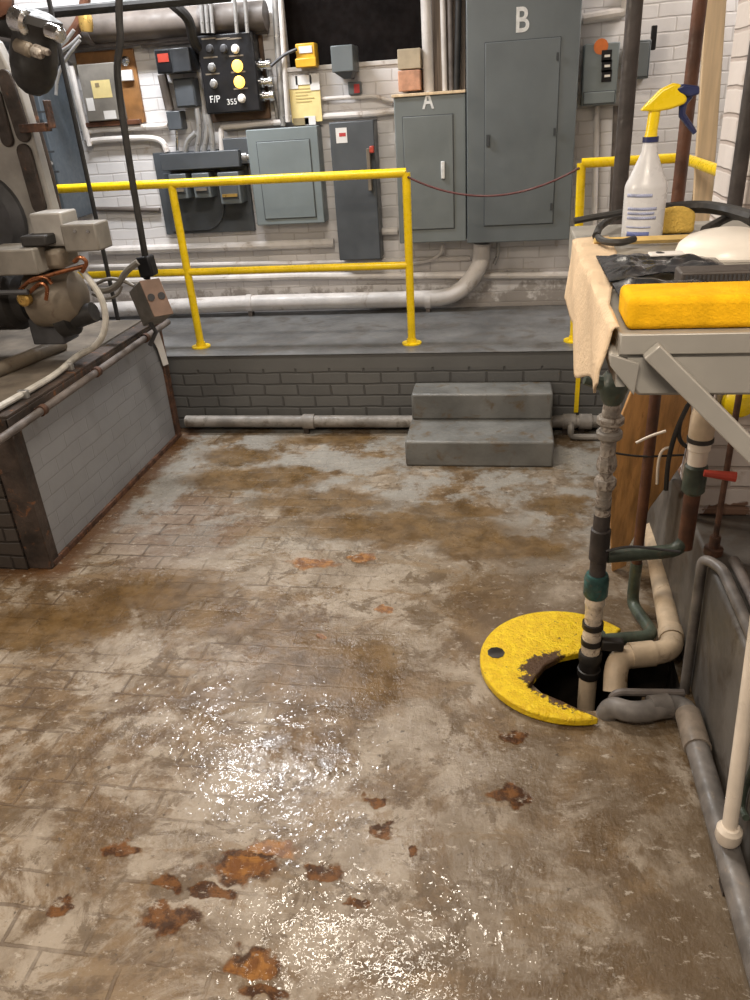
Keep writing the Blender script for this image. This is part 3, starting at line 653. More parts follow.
wtube('conduit', 'white painted conduit bending over the right hand breaker box', [(583, 19), (612, 14), (626, 12), (627, -10)], .028, M_WPIPE)
wtube('conduit', 'pale conduit dropping below the right hand breaker box', [(597, 106), (592, 300)], .018, M_WPIPE)
wtube('conduit', 'grey conduit further right below the breaker box', [(616, 106), (608, 300)], .016, M_TAUPE)

# horizontal conduits and pipes on the back wall
grp = 'painted conduits along the back wall'
wtube('conduit', 'painted conduit ending in an elbow below the plywood board', [(86, 132), (96, 129.5), (168, 126)], .020, M_WPIPE, group=grp)
wtube('conduit', 'lower painted conduit curving down into the wireway', [(86, 143), (97, 140), (150, 137.5), (163, 141), (167, 152)], .020, M_WPIPE, group=grp, bend=.12)
wtube('conduit', 'conduit running behind the notice card to panel A', [(286, 119), (370, 114), (396, 111)], .020, M_WPIPE, group=grp)
wtube('conduit', 'slim conduit above the tall disconnect reaching panel A', [(322, 99), (375, 96), (387, 100), (396, 101)], .013, M_WPIPE, group=grp)
wtube('conduit', 'conduit at railing height passing below the wireway board', [(97, 209), (160, 210)], .016, M_BEIGED, group=grp, d=.0155)
wtube('conduit', 'painted conduit just above the mid rail', [(90, 251), (250, 246), (334, 243)], .030, M_WPIPE, group=grp)
wtube('conduit', 'thin pipe behind the yellow mid rail', [(90, 267), (300, 263), (470, 258)], .018, M_WPIPE, group=grp)
wtube('conduit', 'painted pipe just below the yellow mid rail', [(80, 283), (300, 276), (585, 275)], .024, M_WPIPE, group=grp)
wtube('conduit', 'short stub joining the tall disconnect to panel A', [(379, 231.5), (398, 231)], .026, M_WPIPE, group=grp)
wtube('conduit', 'small conduit hooking up into the underside of panel A', [(404, 264), (430, 261), (441, 254), (443, 244)], .012, M_WPIPE, group=grp, d=.05, bend=.08)
wtube('conduit', 'slim conduit rising beside the big elbow under panel B', [(494, 264), (498, 255), (498, 243)], .012, M_COND, group=grp, d=.05, bend=.06)
bp = thing('drain_pipe', 'fat white painted pipe along the wall foot, elbowing up under panel B', 'pipe', tuple(at(300, 300, y=YW - .09)))
MB().tube([at(60, 312, y=YW - .09), at(250, 303, y=YW - .09), at(455, 298, y=YW - .09), at(481, 268, y=YW - .09), at(482, 243.5, y=YW - .09)], .055, 16, bend=.16).build('pipe', M_WPIPE, bp)
for px, py in ((428, 299.5), (250, 303)):
    c = at(px, py, y=YW - .09); cl = MB().lathe(c - Vector((.02, 0, 0)), (1, 0, 0), [(0, .060), (.04, .060)], 16).build('strap', M_WPIPE, bp)
    MB().box(c.x - .014, c.x + .014, c.y - .03, c.y + .03, ZP + .004, c.z - .05).build('foot', M_TAUPE, bp)
# vertical conduits left of the opening
grp = 'conduits left of the dark opening'
for i, (a, b_, r, m, lb) in enumerate((((273, -30), (283, 126), .020, M_COND, 'bright conduit nearest the indicator panel connectors'), ((278.5, -30), (288, 122), .016, M_WPIPE, 'white conduit hugging the left edge of the dark opening'), ((268, 60), (279, 126), .013, M_COND, 'short thin conduit beside the chrome connectors'))):
    wtube('conduit', lb, [a, b_], r, m, d=(.05, .08, .012)[i], group=grp)
grp = 'conduits above the indicator panel'
for px, lb in ((203, 'leftmost short conduit above the black indicator panel'), (208, 'second short conduit above the black indicator panel'), (213, 'third short conduit above the black indicator panel'), (237, 'fourth short conduit above the black indicator panel, after a gap'), (247.5, 'rightmost short conduit above the black indicator panel')):
    wtube('conduit', lb, [(px - 4, -20), (px, 33)], .012, M_COND, d=.185, group=grp)
grp = 'conduits entering the wireway'
for a, lb in ((((197, 108), (200, 130), (197, 152)), 'wavy conduit entering the wireway from the dark square box'), (((205, 114), (208, 130), (204, 152)), 'middle conduit entering the wireway from above'), (((208, 114), (212, 133), (213, 152)), 'conduit from the indicator panel entering the wireway at the right'), (((196, 133), (188, 140), (185, 152)), 'curved conduit bending left into the wireway'), (((221, 128), (222, 152)), 'white conduit entering the corner box of the wireway')):
    wtube('conduit', lb, [(x, y) for x, y in a], .018, M_WPIPE if 'white' in lb else M_COND, d=.10, group=grp, bend=.1)
wtube('conduit', 'white horizontal conduit over the pale breaker panel', [(221, 128), (260, 124), (284, 122)], .018, M_WPIPE, d=.05)
wtube('conduit', 'white painted conduit beside the dark square box', [(194.5, 48), (199.5, 78), (206, 125)], .015, M_WPIPE, d=.0145)
# corner bundle beside the cabinet
grp = 'conduits beside the blue grey cabinet'
for i, (a, b_, m, lb) in enumerate((((66, 62), (85.5, 140), M_COND, 'grey conduit rising beside the blue grey cabinet'), ((71, 66), (89.5, 146), M_WPIPE, 'white conduit between the cabinet conduit and the plywood board'))):
    wtube('conduit', lb, [a, b_], .017, m, d=.05, group=grp)
# overhead
du = thing('overhead_duct', 'dusty beige duct running under the ceiling above the indicator panel', 'duct', tuple(at(180, 24, y=YW - .13)))
MB().tube([at(-30, 38, y=YW - .085), at(266, 15.5, y=YW - .085)], .078, 16).build('duct', M_BEIGED, du)
for px, py in ((90, 29.5), (205, 19)):
    c = at(px, py, y=YW - .085); MB().lathe(c - Vector((.02, 0, 0)), (1, 0, 0), [(0, .083), (.04, .083)], 16).build('band', M_TAUPE, du)
OA, OB = at(90, 9, y=YW - .7), at(230, -4, y=YW - .7); OPL = OA + (OA - OB) * ((OA.x + 4.2) / (OB.x - OA.x))
wtube('overhead_pipe', 'black pipe crossing the top left of the wall', [OPL, (90, 9, .7), (230, -4, .7)], .027, M_BLACKM, 'pipe')
wtube('conduit', 'dusty conduit along the wall under the beige duct', [(60, 48), (200, 36), (268, 30)], .022, M_TAUPE, d=.06)
wtube('conduit', 'second dusty conduit under the beige duct', [(142, 46), (170, 43), (198, 41)], .014, M_TAUPE, d=.05)
wtube('flexible_conduit', 'black flexible conduit looping down to the indicator panel', [(160, -6, .3), (178, 8, .3), (190, 20, .25), (193, 42, .2), (201, 50, .12)], .03, M_BLACKM, d=.3, bend=.1)
wtube('flexible_conduit', 'dark flexible conduit with a brass end curving into the blue grey cabinet', [(86, -10, .3), (84, 14, .3), (76, 30, .3), (62, 46, .32), (48, 56, .385)], .032, M_BROWN, d=.3, bend=.12)
c = at(84.5, 20, y=YW - .3); tag(MB().lathe(c - Vector((0, 0, .06)), (.1, 0, 1), [(0, .034), (.03, .042), (.07, .042), (.1, .034)], 12).build('brass_coupling', M_BRASS), 'brass coupling on the dark flexible conduit', 'coupling')
grp = 'thin cables over the blue grey cabinet'
for a, lb in (([(74, 30), (64, 44), (46, 55)], 'upper grey cable sweeping over the blue grey cabinet'), ([(80, 36), (68, 48), (52, 55)], 'middle grey cable sweeping over the blue grey cabinet'), ([(80, 40), (64, 60), (57, 78), (56, 95)], 'pale cable hanging down the front of the blue grey cabinet')):
    wtube('cable', lb, [(x, y, .386) for x, y in a], .010, M_COND, 'cable', bend=.15, group=grp)

# ------------------------------------------------------------------ LEFT: BOILER AND BURNER
YB = 3.60
bl = thing('boiler', 'pale enamelled boiler front with dark clamps at the left edge', 'boiler', tuple(at(0, 240, y=YB)))
poly = [at(x, y, y=YB) for x, y in ((-90, 20), (-6, 40), (4, 60), (20, 92), (31, 130), (42, 170), (50, 200), (58, 228), (60, 246), (-90, 262))]
MB().prism(poly, (0, .07, 0)).build('front_plate', M_BOILER, bl, bevel=.01)
poly2 = [at(x, y, y=YB + .07) for x, y in ((-140, 0), (-70, 30), (-50, 70), (-30, 140), (-10, 222), (-10, 300), (-140, 320))]
MB().prism(poly2, (-.25, .5, 0)).build('shell', M_DSTEEL, bl, bevel=.02)
for (ax, ay, bx, by, w) in ((4, 78, 22, 134, .035), (23, 152, 38, 206, .035), (-6, 96, 6, 140, .03)):
    a = at(ax, ay, y=YB - .02); c = at(bx, by, y=YB - .02); d = (c - a).normalized(); s_ = d.cross(Vector((0, 1, 0)))
    pl = []
    for k in range(9): t = PI * k / 8; pl.append(a + s_ * w * math.cos(t) - d * w * math.sin(t))
    for k in range(9): t = PI * k / 8; pl.append(c - s_ * w * math.cos(t) + d * w * math.sin(t))
    MB().prism(pl, (0, .024, 0)).build('clamp', M_RUSTD, bl, bevel=.006)
c = at(-22, 222, y=YB - .04); MB().lathe(c + Vector((0, .04, 0)), (0, -1, 0), [(0, .235), (.03, .235), (.05, .20), (.06, .19), (.06, .02)], 32).build('blast_flange', M_DSTEEL, bl)
MB().box(*(lambda a, c: (a.x, c.x, YB - .06, YB, c.z, a.z))(at(25, 124, y=YB), at(53, 131, y=YB))).box(*(lambda a, c: (a.x, c.x, YB - .06, YB, c.z, a.z))(at(49, 100, y=YB), at(57, 128, y=YB))).build('hinge_bracket', M_RUST, bl, bevel=.005)

YR = 3.30
bu = thing('burner', 'greasy oil burner with tan housings sitting on the plinth by the boiler', 'burner', tuple(at(40, 330, y=YR)))
def fbox(px0, py0, px1, py1, y0, d, name, m, bev=.008, par=None):
    a = at(px0, (py0 + py1) / 2, y=y0); c = at(px1, (py0 + py1) / 2, y=y0); t = at((px0 + px1) / 2, py0, y=y0); bt = at((px0 + px1) / 2, py1, y=y0)
    return MB().box(a.x, c.x, y0, y0 + d, bt.z, t.z).build(name, m, par or bu, bevel=bev), (a.x, c.x, bt.z, t.z)
c = at(36, 300, y=YR)
MB().lathe(c + Vector((-.02, 0, 0)), (1, .1, .08), [(0, .07), (.02, .125), (.10, .135), (.18, .128), (.23, .105), (.255, .06), (.26, .02)], 24).build('motor_housing', M_TAN, bu)
c = at(0, 300, y=YR + .05); MB().lathe(c + Vector((-.2, 0, 0)), (1, 0, 0), [(0, .14), (.3, .14), (.32, .11), (.37, .11)], 24).build('fan_casing', M_BLACKM, bu)
fbox(-20, 250, 36, 276, YR - .18, .2, 'ignition_box', M_GBEIGE)
fbox(34, 250, 62, 270, YR - .1, .16, 'gear_cover', M_TAN, .02)
fbox(32, 213, 64, 247, YR - .06, .14, 'control_box', M_BOILER)
o, q = fbox(62, 224, 97, 252, YR - .12, .13, 'terminal_box', M_GBEIGE)
for px in (75, 88):
    c = at(px, 231, y=YR - .12); MB().lathe((c.x, YR - .12, c.z), (0, -1, 0), [(0, .008), (.006, .007)], 8).build('screw', M_CHROME, o)
fbox(20, 236, 46, 247, YR - .14, .1, 'servo', M_BLACKM)
for pts in (([(20, 290), (32, 278), (46, 276), (52, 284)]), ([(30, 292), (40, 282), (48, 286), (46, 300)]), ([(74, 262), (80, 256), (88, 262), (82, 272)]), ([(28, 282), (60, 272), (84, 266)])):
    MB().tube([at(x, y, y=YR - .15) for x, y in pts], .009, 8, bend=.05).build('copper_line', M_COPPER, bu)
c = at(23, 300, y=YR - .16); MB().lathe(c + Vector((0, .03, 0)), (0, -1, 0), [(0, .03), (.03, .03), (.04, .02)], 14).build('sight_glass', M_BRASS, bu)
MB().tube([at(-20, 293, y=YR - .17), at(28, 292, y=YR - .17)], .012, 8).build('linkage', M_DSTEEL, bu)
c = at(62, 322, y=YR); MB().lathe(c, (1, 0, .25), [(0, .075), (.06, .075), (.07, .05), (.18, .045)], 18).build('elbow', M_BLACKM, bu)
fbox(30, 318, 62, 345, YR - .02, .14, 'pedestal', M_DSTEEL)
# base channels on the plinth
bs = thing('machine_deck', 'tan sheet metal base troughs on top of the plinth below the burner', 'deck', (-2.4, 3.2, PZ))
MB().tube([Vector((-2.75, 2.75, PZ + .15)), Vector((-2.50, 3.13, PZ + .14))], [.15, .13], 18).build('trough', M_TAN, bs)
MB().tube([Vector((-2.45, 2.65, PZ + .04)), Vector((-2.25, 3.55, PZ + .04))], .035, 14).build('pipe', M_TAN, bs)
MB().box(-3.2, PX - .09, PY0 + .0, PY1, PZ, PZ + .012).build('deck', mat('dusty_concrete_deck', (.135, .112, .088), .7, var=.25, scale=5, dirt=(.09, .07, .055), dirt_amt=.38), bs)
MB().box(-3.2, -2.2, PY0 + .02, PY0 + .13, PZ + .012, PZ + .05).build('sill', M_BEIGED, bs, bevel=.006)
fx = [at(80, 268, y=YR - .1), at(92, 283, y=YR - .1), at(103, 300, y=YR - .1), at(107, 325, y=YR - .1), at(98, 346, y=YR - .12), Vector((PX - .05, 3.32, PZ + .05)), Vector((PX - .03, 3.1, PZ + .032)), Vector((PX - .035, 2.8, PZ + .034)), Vector((PX - .05, 2.55, PZ + .034)), Vector((PX - .08, 2.2, PZ + .0))]
fc = thing('flexible_conduit', 'white flexible conduit looping from the burner down along the plinth edge', 'conduit', tuple(fx[5]))
MB().tube(fx, .0145, 10, bend=.12).build('hose', M_FLEX, fc)
for yy in (2.82, 3.2):
    MB().box(PX - .055, PX - .01, yy - .012, yy + .012, PZ + .014, PZ + .05).build('clip', M_COND, fc, bevel=.004)

# pendant drop and twin receptacle box
YD = 3.75
dp = thing('hanging_pipe', 'black drop pipe hanging from above with a black connector at its end', 'pipe', tuple(at(147, 280, y=YD)))
MB().tube([at(x, y, y=YD) for x, y in ((119, -60), (119, 20), (121, 40), (116.5, 66), (120, 100), (133, 185), (145.5, 258))], .0165, 10, bend=.05).build('pipe', M_BLACKM, dp)
a = at(147, 266, y=YD); MB().obox(a, (.075, .075, .10), Matrix.Rotation(-.1, 3, 'Y')).build('connector', M_BLACK, dp, bevel=.01)
MB().tube([at(147, 275, y=YD), at(147, 279, y=YD)], .018, 10).build('nipple', M_BLACK, dp)
rx = thing('receptacle_box', 'tilted grey outlet box with a brown face and two receptacles', 'outlet box', tuple(at(150, 322, y=YD - .02)))
O = at(139, 281, y=YD - .06); va = at(159, 278, y=YD) - O; vb = at(154, 317, y=YD - .07) - O; vc_ = at(128.5, 292, y=YD + .03) - O
MB().prism([O, O + va, O + va + vb, O + vb], vc_).build('box', M_GBEIGE, rx, bevel=.005)
nn = va.cross(vb).normalized()
if nn.dot(O - CP) > 0: nn = -nn
cv = MB().prism([O + nn * .001, O + va + nn * .001, O + va + vb + nn * .001, O + vb + nn * .001], nn * .007).build('cover', mat('brown_cover', (.25, .165, .125), .55, var=.12), rx, bevel=.002)
for u in (.24, .76):
    q = O + va * u + vb * .47 + nn * .008
    MB().lathe(q, nn, [(0, .019), (.005, .018)], 16).build('receptacle', M_DSTEEL, cv)
MB().tube([at(150, 322, y=YD), at(156, 332, y=YD), at(150, 345, y=YD)], .012, 8).build('stem', M_DSTEEL, rx)
a = [at(x, y, x=PX + .016) for x, y in ((150, 336), (157, 327), (161, 340), (168, 364), (163, 366), (157, 348))]
tag(MB().prism(a, (.004, 0, 0)).build('paper_tag', M_PAPERW), 'white tag hanging by the far corner of the plinth', 'tag')
grp = 'grey cables behind the outlet box'
for pts, r, lb in (([(138, 262), (125, 272), (118, 286), (105, 292), (92, 288)], .016, 'thick grey cable from the black connector toward the burner'), ([(134, 286), (122, 280), (108, 278), (96, 284)], .009, 'thin grey cable arching left of the outlet box'), ([(92, 294), (104, 300), (118, 296), (122, 286)], .007, 'slack grey wire sagging left of the outlet box')):
    tag(MB().tube([at(x, y, y=YD - .04) for x, y in pts], r, 8, bend=.08).build('cable', M_GBEIGE), lb, 'cable', grp)
a = at(90, 190, y=4.34); tag(MB().tube([(a.x, 4.34, zpt), (a.x, 4.34, 3.25)], .013, 8).build('thin_pipe', M_BLACKM), 'thin black upright pipe crossing the left end of the yellow rail', 'pipe')

# overhead valve cluster top left
vc = thing('overhead_valve', 'black overhead valve with chrome and pale fittings in the top left corner', 'valve', tuple(at(25, 85, y=3.38)))
c = at(28, 75, y=3.38); MB().lathe(c + Vector((0, 0, -.07)), (.35, 0, 1), [(0, .03), (.02, .06), (.05, .08), (.10, .092), (.15, .094), (.2, .085), (.23, .09), (.26, .105), (.29, .10), (.31, .05)], 28).build('body', M_BLACKM, vc)
MB().tube([at(-20, 20, y=3.38), at(10, 24, y=3.38), at(30, 32, y=3.38), at(50, 30, y=3.38)], .05, 12, bend=.1).build('pipe', M_BLACKM, vc)
for px, py, r, m in ((13, 18, .045, M_CHROME), (47, 30, .03, M_CHROME), (27, 49, .020, M_SCALE), (34, 47, .014, M_SCALE), (16, 45, .028, M_TAN)):
    q = at(px, py, y=3.31); MB().lathe(q, (.7, -.2, -.25), [(0, r * .7), (.01, r), (.07, r), (.08, r * .7)], 14).build('fitting', m, vc)
MB().lathe(at(-4, 0, y=3.34), (.3, -1, .2), [(0, .07), (.03, .07), (.05, .04)], 18).build('handwheel', M_BROWN, vc)
MB().tube([at(14, 60, y=3.72), at(27, 90, y=3.72), at(37, 130, y=3.72), at(49, 172, y=3.72), at(62, 232, y=3.72)], .022, 10).build('riser', M_RUSTD, vc)

# ------------------------------------------------------------------ PLATFORM FOOT PIPE
fp = thing('floor_pipe', 'grey painted pipe lying at the foot of the platform brickwork', 'pipe', (-1.2, 4.2, 0))
MB().tube([(-1.95, 4.195, .075), (.66 - .06, 4.195, .075)], .036, 14).build('pipe', M_GPIPE, fp)
for x in (-1.2, .33, .42):
    MB().lathe((x, 4.195, .075), (1, 0, 0), [(0, .045), (.07, .045)], 14).build('coupling', M_GPIPE, fp)
    MB().box(x, x + .03, 4.18, 4.21, 0, .045).build('chock', M_RUSTD, fp)
MB().tube([(.37, 4.15, .075), (.37, 4.10, .075), (.37, 4.10, -.0 + .02), (.56, 4.10, .02), (.56, 4.10, .07)], .018, 10, bend=.03).build('bypass', M_GPIPE, fp)
q = at(577, 395, y=YP); tag(MB().box(q.x - .012, q.x + .012, YP - .006, YP + .002, at(577, 412, y=YP).z, at(577, 378, y=YP).z).build('paint_stripe', M_YEL), 'short upright yellow paint stripe on the grey brickwork right of the steps', 'marking')

# ------------------------------------------------------------------ SUMP
CC = Vector((.215, 2.118, 0)); CR = .284
tip = at(527, 690, z=.02); up_ = at(585, 641, z=.02); lo_ = at(600, 724, z=.02)
a_up = math.atan2(up_.y - CC.y + .03, up_.x - CC.x); a_lo = math.atan2(lo_.y - CC.y, lo_.x - CC.x) + 2 * PI
a_up = math.radians(42); 
pts = []
NN = 40
for k in range(NN + 1):
    a = a_up + (a_lo - a_up) * k / NN; pts.append(Vector((CC.x + CR * math.cos(a), CC.y + CR * math.sin(a), 0)))
inner = [tip.lerp(lo_, .5) + Vector((-.004, .012, 0)), tip, at(545, 668, z=.02), at(560, 660, z=.02), at(583, 655, z=.02), at(600, 650, z=.02)]
pts += [Vector((q.x, q.y, 0)) for q in inner]
cv = thing('sump_cover', 'round chipped yellow sump cover with a wedge cut out for the pipes', 'sump cover', (CC.x, CC.y, 0))
pl = [p + Vector((0, 0, .006)) for p in pts]
b = MB().prism(pl, (0, 0, .030))
o = b.build('plate', M_YCOVER, cv, bevel=.006)
eye = at(496, 652, z=.04)
MB().lathe((eye.x, eye.y, .0345), (0, 0, 1), [(0, .030), (.004, .030), (.005, .026)], 9).build('finger_hole', M_PIT, cv, label='dark ragged finger hole')

# the pump riser: one upright stack of fittings at SX, SY
SX, SY = .297, 2.10
st = thing('sump_riser', 'upright sump pump pipe with scaled fittings rising out of the yellow cover', 'pipe', (SX, SY, -.4))
def zof(py): return at(600, py, y=SY).z
def sec(name, z0, z1, prof, m, n=16, label=None):
    return MB().lathe((SX, SY, z0), (0, 0, 1), [(t * (z1 - z0), r * (.84 if z0 < .33 else .66)) for t, r in prof], n).build(name, m, st, label=label)
sec('lower_pipe', -.5, zof(655), [(0, .036), (1, .036)], M_CREAM, label='aged cream pipe')
sec('rubber_coupling', zof(676), zof(652), [(0, .042), (.05, .046), (.3, .046), (.32, .041), (.68, .041), (.7, .046), (.95, .046), (1, .042)], M_CLAMP)
sec('sight_hose', zof(652), zof(596), [(0, .036), (.1, .038), (.35, .036), (.4, .032), (.8, .034), (.85, .038), (1, .036)], M_SIGHT, 14, 'cloudy banded hose')
for py in (641, 625): sec('hose_clamp', zof(py + 2.5), zof(py - 2.5), [(0, .041), (1, .041)], M_CLAMP)
MB().box(SX + .03, SX + .10, SY - .03, SY + .0, zof(641) - .02, zof(641) + .02).build('clamp_screw', M_CLAMP, st, bevel=.006)
sec('glued_joint', zof(596), zof(574), [(0, .040), (.1, .046), (.8, .046), (1, .040)], M_TEAL)
sec('tee', zof(574), zof(514), [(0, .038), (.25, .038), (.27, .046), (.75, .046), (.77, .038), (1, .038)], M_DPIPE)
sec('mid_pipe', zof(514), zof(497), [(0, .036), (1, .036)], M_SCALE)
sec('union', zof(508), zof(470), [(0, .036), (.1, .036), (.3, .032), (.55, .036), (.6, .030), (1, .030)], M_SCALE)
sec('union_nut', zof(487), zof(478), [(0, .046), (.2, .05), (.8, .05), (1, .046)], M_SCALE, 8)
sec('hex_bush', zof(470), zof(455), [(0, .040), (.3, .046), (.7, .042), (1, .036)], M_SCALE, 8)
sec('valve_neck', zof(455), zof(432), [(0, .034), (.6, .034), (1, .038)], M_SCALE)
sec('valve_flange', zof(438), zof(430), [(0, .05), (.2, .056), (.8, .056), (1, .05)], M_GPIPE, 18)
sec('valve_flange', zof(424), zof(416), [(0, .05), (.2, .058), (.8, .058), (1, .05)], M_SCALE, 18)
sec('valve_body', zof(430), zof(402), [(0, .038), (.5, .040), (1, .034)], M_SCALE)
sec('green_check_valve', zof(404), zof(372), [(0, .034), (.2, .05), (.5, .062), (.8, .055), (1, .035)], M_GREEN, 20)
MB().tube([(SX, SY, zof(386)), (SX - .08, SY - .01, zof(378))], [.026, .014], 10).build('valve_lever', M_GREEN, st)
MB().tube([(SX, SY, zof(374)), (.272, SY, 1.5), (.272, SY, 3.25)], .0185, 14).build('upper_pipe', M_DPIPE, st, label='dark upper pipe')
# branch to the right
zb_ = zof(556); BX, BY = .556, 2.14
br = thing('branch_pipe', 'green branch pipe from the riser turning up through a white check valve by the ledge', 'pipe', (BX, BY, zb_))
MB().tube([(SX + .025, SY, zb_), (BX, BY, zb_ + .005), (BX, BY, .70)], .0215, 14, bend=.06).build('pipe', M_GREEN, br)
def bz(py): return at(695, py, y=BY).z
def sec2(name, z0, z1, prof, m, n=16):
    return MB().lathe((BX, BY, z0), (0, 0, 1), [(t * (z1 - z0), r * .76) for t, r in prof], n).build(name, m, br)
sec2('brown_sleeve', bz(548), bz(490), [(0, .030), (1, .032)], M_BROWN)
sec2('green_coupling', bz(493), bz(463), [(0, .034), (.1, .044), (.9, .044), (1, .034)], M_GREEN)
sec2('white_pipe', bz(465), bz(440), [(0, .036), (.6, .036), (.65, .042), (1, .042)], M_PVCW)
sec2('check_valve', bz(442), bz(400), [(0, .036), (.15, .046), (.6, .046), (.85, .038), (1, .030)], M_CREAM)
sec2('rubber_band', bz(441), bz(437), [(0, .049), (1, .049)], M_CLAMP)
sec2('upper_pipe', bz(402), 3.25, [(0, .024), (1, .024)], M_DPIPE)
c = at(704, 473, y=BY - .055); d_ = at(736, 477, y=BY - .065)
MB().tube([c, d_], [.010, .015], 10).build('red_handle', M_RED, br, label='red valve handle')
# brown upright with its green run along the floor
bpn = thing('brown_pipe', 'brown upright pipe standing in front of the board, green where it meets the floor', 'pipe', (.482, 2.46, 0))
MB().tube([(.482, 2.46, .12), (.482, 2.46, 3.25)], .0185, 14).build('upright', M_BROWN, bpn)
g0 = Vector((.482, 2.46, .22)); g1 = Vector((.482, 2.46, .04)); g2 = at(655, 636, z=.06); g3 = at(604, 640, z=.066)
MB().tube([g0, g1, g2, g3], .0215, 14, bend=.05).build('floor_run', M_GREEN, bpn, label='dark green pipe along the floor')
MB().tube([g3, g3 + (g3 - g2).normalized() * .03], .034, 12).build('end_collar', M_GREEN, bpn)
# cream waste pipe
k0 = at(652, 530, z=.08); k1 = at(674, 651, z=.08); k2 = at(626, 656, z=.08)
cw = thing('waste_pipe', 'aged cream waste pipe along the floor bending over into the sump', 'pipe', (k1.x, k1.y, 0))
k3 = at(616, 664, z=.07); k4 = at(615, 692, z=.0)
MB().tube([k0, k1, k2, k3, k4], .038, 16, bend=.065).build('pipe', M_CREAM, cw)
for a, b2 in ((k1, k2),):
    d = (b2 - a).normalized(); MB().lathe(a + d * .07, d, [(0, .043), (.08, .043)], 16).build('coupling', M_CREAM, cw)
MB().lathe(k1 + (k0 - k1).normalized() * .06, (k0 - k1), [(0, .043), (.05, .043)], 16).build('coupling', M_CREAM, cw)
MB().box(k1.x - .02, k1.x + .02, k1.y + .12, k1.y + .15, 0, k1.z - .034).build('chock', M_RUSTD, cw)
# grey pvc along the ledge foot
h0 = at(618, 713, z=.05); h1 = at(688, 703, z=.05); h2 = Vector((XL - .045, 1.82, .05)); h3 = Vector((XL - .045, .9, .05))
h1 = Vector((XL - .045, h1.y, .05))
gp = thing('grey_waste_pipe', 'grey plastic waste pipe along the ledge foot turning into the sump', 'pipe', (h1.x, h1.y, 0))
MB().tube([h0 + Vector((-.03, .075, -.15)), h0 + Vector((-.022, .035, 0)), h0 + Vector((.045, 0, 0)), h1, h3], .033, 16, bend=.06).build('pipe', M_PVCG, gp)
MB().lathe(h0 + (h1 - h0) * .48, (h1 - h0), [(0, .038), (.06, .038)], 16).build('coupling', M_PVCG, gp)
MB().lathe((h1.x, h1.y - .05, .05), (0, -1, 0), [(0, .038), (.14, .039)], 16).build('coupling', mat('dusty_grey_pvc', (.26, .215, .175), .5, var=.2, scale=14), gp)
for yy in (1.3, 1.78): MB().box(XL - .07, XL - .02, yy, yy + .04, 0, .02).build('chock', M_RUSTD, gp)
s0 = at(614, 692, z=.075); s1 = at(684, 693, z=.075)
tag(MB().tube([s0 + Vector((-.02, 0, -.10)), s0, s1 + Vector((.0, 0, 0))], .012, 10, bend=.03).build('small_tube', M_TAUPE), 'thin tan tube running behind the grey waste pipe', 'tube')
# conduit up the ledge face and along its top edge
cdp = [Vector((XL - .02, 2.03, 0.0)), Vector((XL - .02, 2.06, ZP + .02)), Vector((XL + .02, 2.0, ZP + .022)), Vector((XL + .02, .6, ZP + .022))]
tag(MB().tube(cdp, .016, 12, bend=.03).build('conduit', M_PVCG), 'grey conduit climbing the ledge face and following its top edge', 'conduit')
tag(MB().tube([Vector((XL + .065, 2.05, ZP + .02)), Vector((XL + .065, .6, ZP + .02))], .0155, 12).build('conduit', M_TAUPE), 'second conduit lying along the ledge top beside the edge', 'conduit')
rr = thing('rusty_rod', 'thin rusty upright rod at the ledge corner', 'rod', (XL - .02, 2.10, ZP))
MB().tube([(XL + .024, 2.12, ZP), (XL + .024, 2.12, 3.25)], .009, 10).build('rod', M_RUST, rr)
MB().lathe((XL + .024, 2.12, ZP), (0, 0, 1), [(0, .028), (.02, .028), (.022, .016), (.06, .016)], 12).build('foot', M_RUST, rr)
# white drain standpipe near the camera
w0 = at(729, 832, x=.56); 
sp_ = thing('standpipe', 'white plastic standpipe with a rounded bottom cap beside the ledge', 'pipe', (.56, w0.y, w0.z))
wt = at(752, 665, x=.575)
MB().tube([w0 + Vector((0, 0, .0)), Vector((wt.x, wt.y, wt.z)), wt + (wt - w0) * ((1.487 - wt.z) / (wt.z - w0.z))], .018, 14).build('pipe', M_PVCW, sp_)
MB().lathe(w0 - Vector((0, 0, .035)), (0, 0, 1), [(0, .012), (.006, .026), (.02, .031), (.045, .030), (.055, .022)], 18).build('cap', M_PVCW, sp_)
hs = [at(x, y, x=.600) for x, y in ((756, 760), (744, 790), (741, 808), (746, 818))]
tag(MB().tube(hs, .0085, 10, bend=.03).build('green_hose', M_GREEN), 'short green hose behind the white standpipe', 'hose')
# dark post at the pier corner
tag(MB().tube([(.612, 2.335, ZP + .004), (.606, 2.335, 3.25)], .0145, 14).build('corner_pipe', M_TAUPE), 'dark taupe pipe running up the corner of the white brick pier', 'pipe')
a = at(694, 200, y=4.5); tag(MB().tube([(a.x, 4.5, zpt), (a.x, 4.5, 2.05)], .011, 8).build('black_rod', M_BLACKM), 'thin black rod standing between the brown pipe and the pale lumber', 'rod')
# leaning lumber on the platform
a = at(703, 205, y=4.36); c = at(716.5, 0, y=4.36); d = (c - a); d = d / d.z
bot = a - d * (a.z - zpt); top = a + d * (3.1 - a.z)
tag(MB().prism([bot + Vector((-.045, 0, 0)), bot + Vector((.045, 0, 0)), top + Vector((.045, 0, 0)), top + Vector((-.045, 0, 0))], (0, .04, 0)).build('lumber', M_LUMBER, bevel=.003), 'pale upright lumber standing behind the yellow spray bottle', 'lumber')

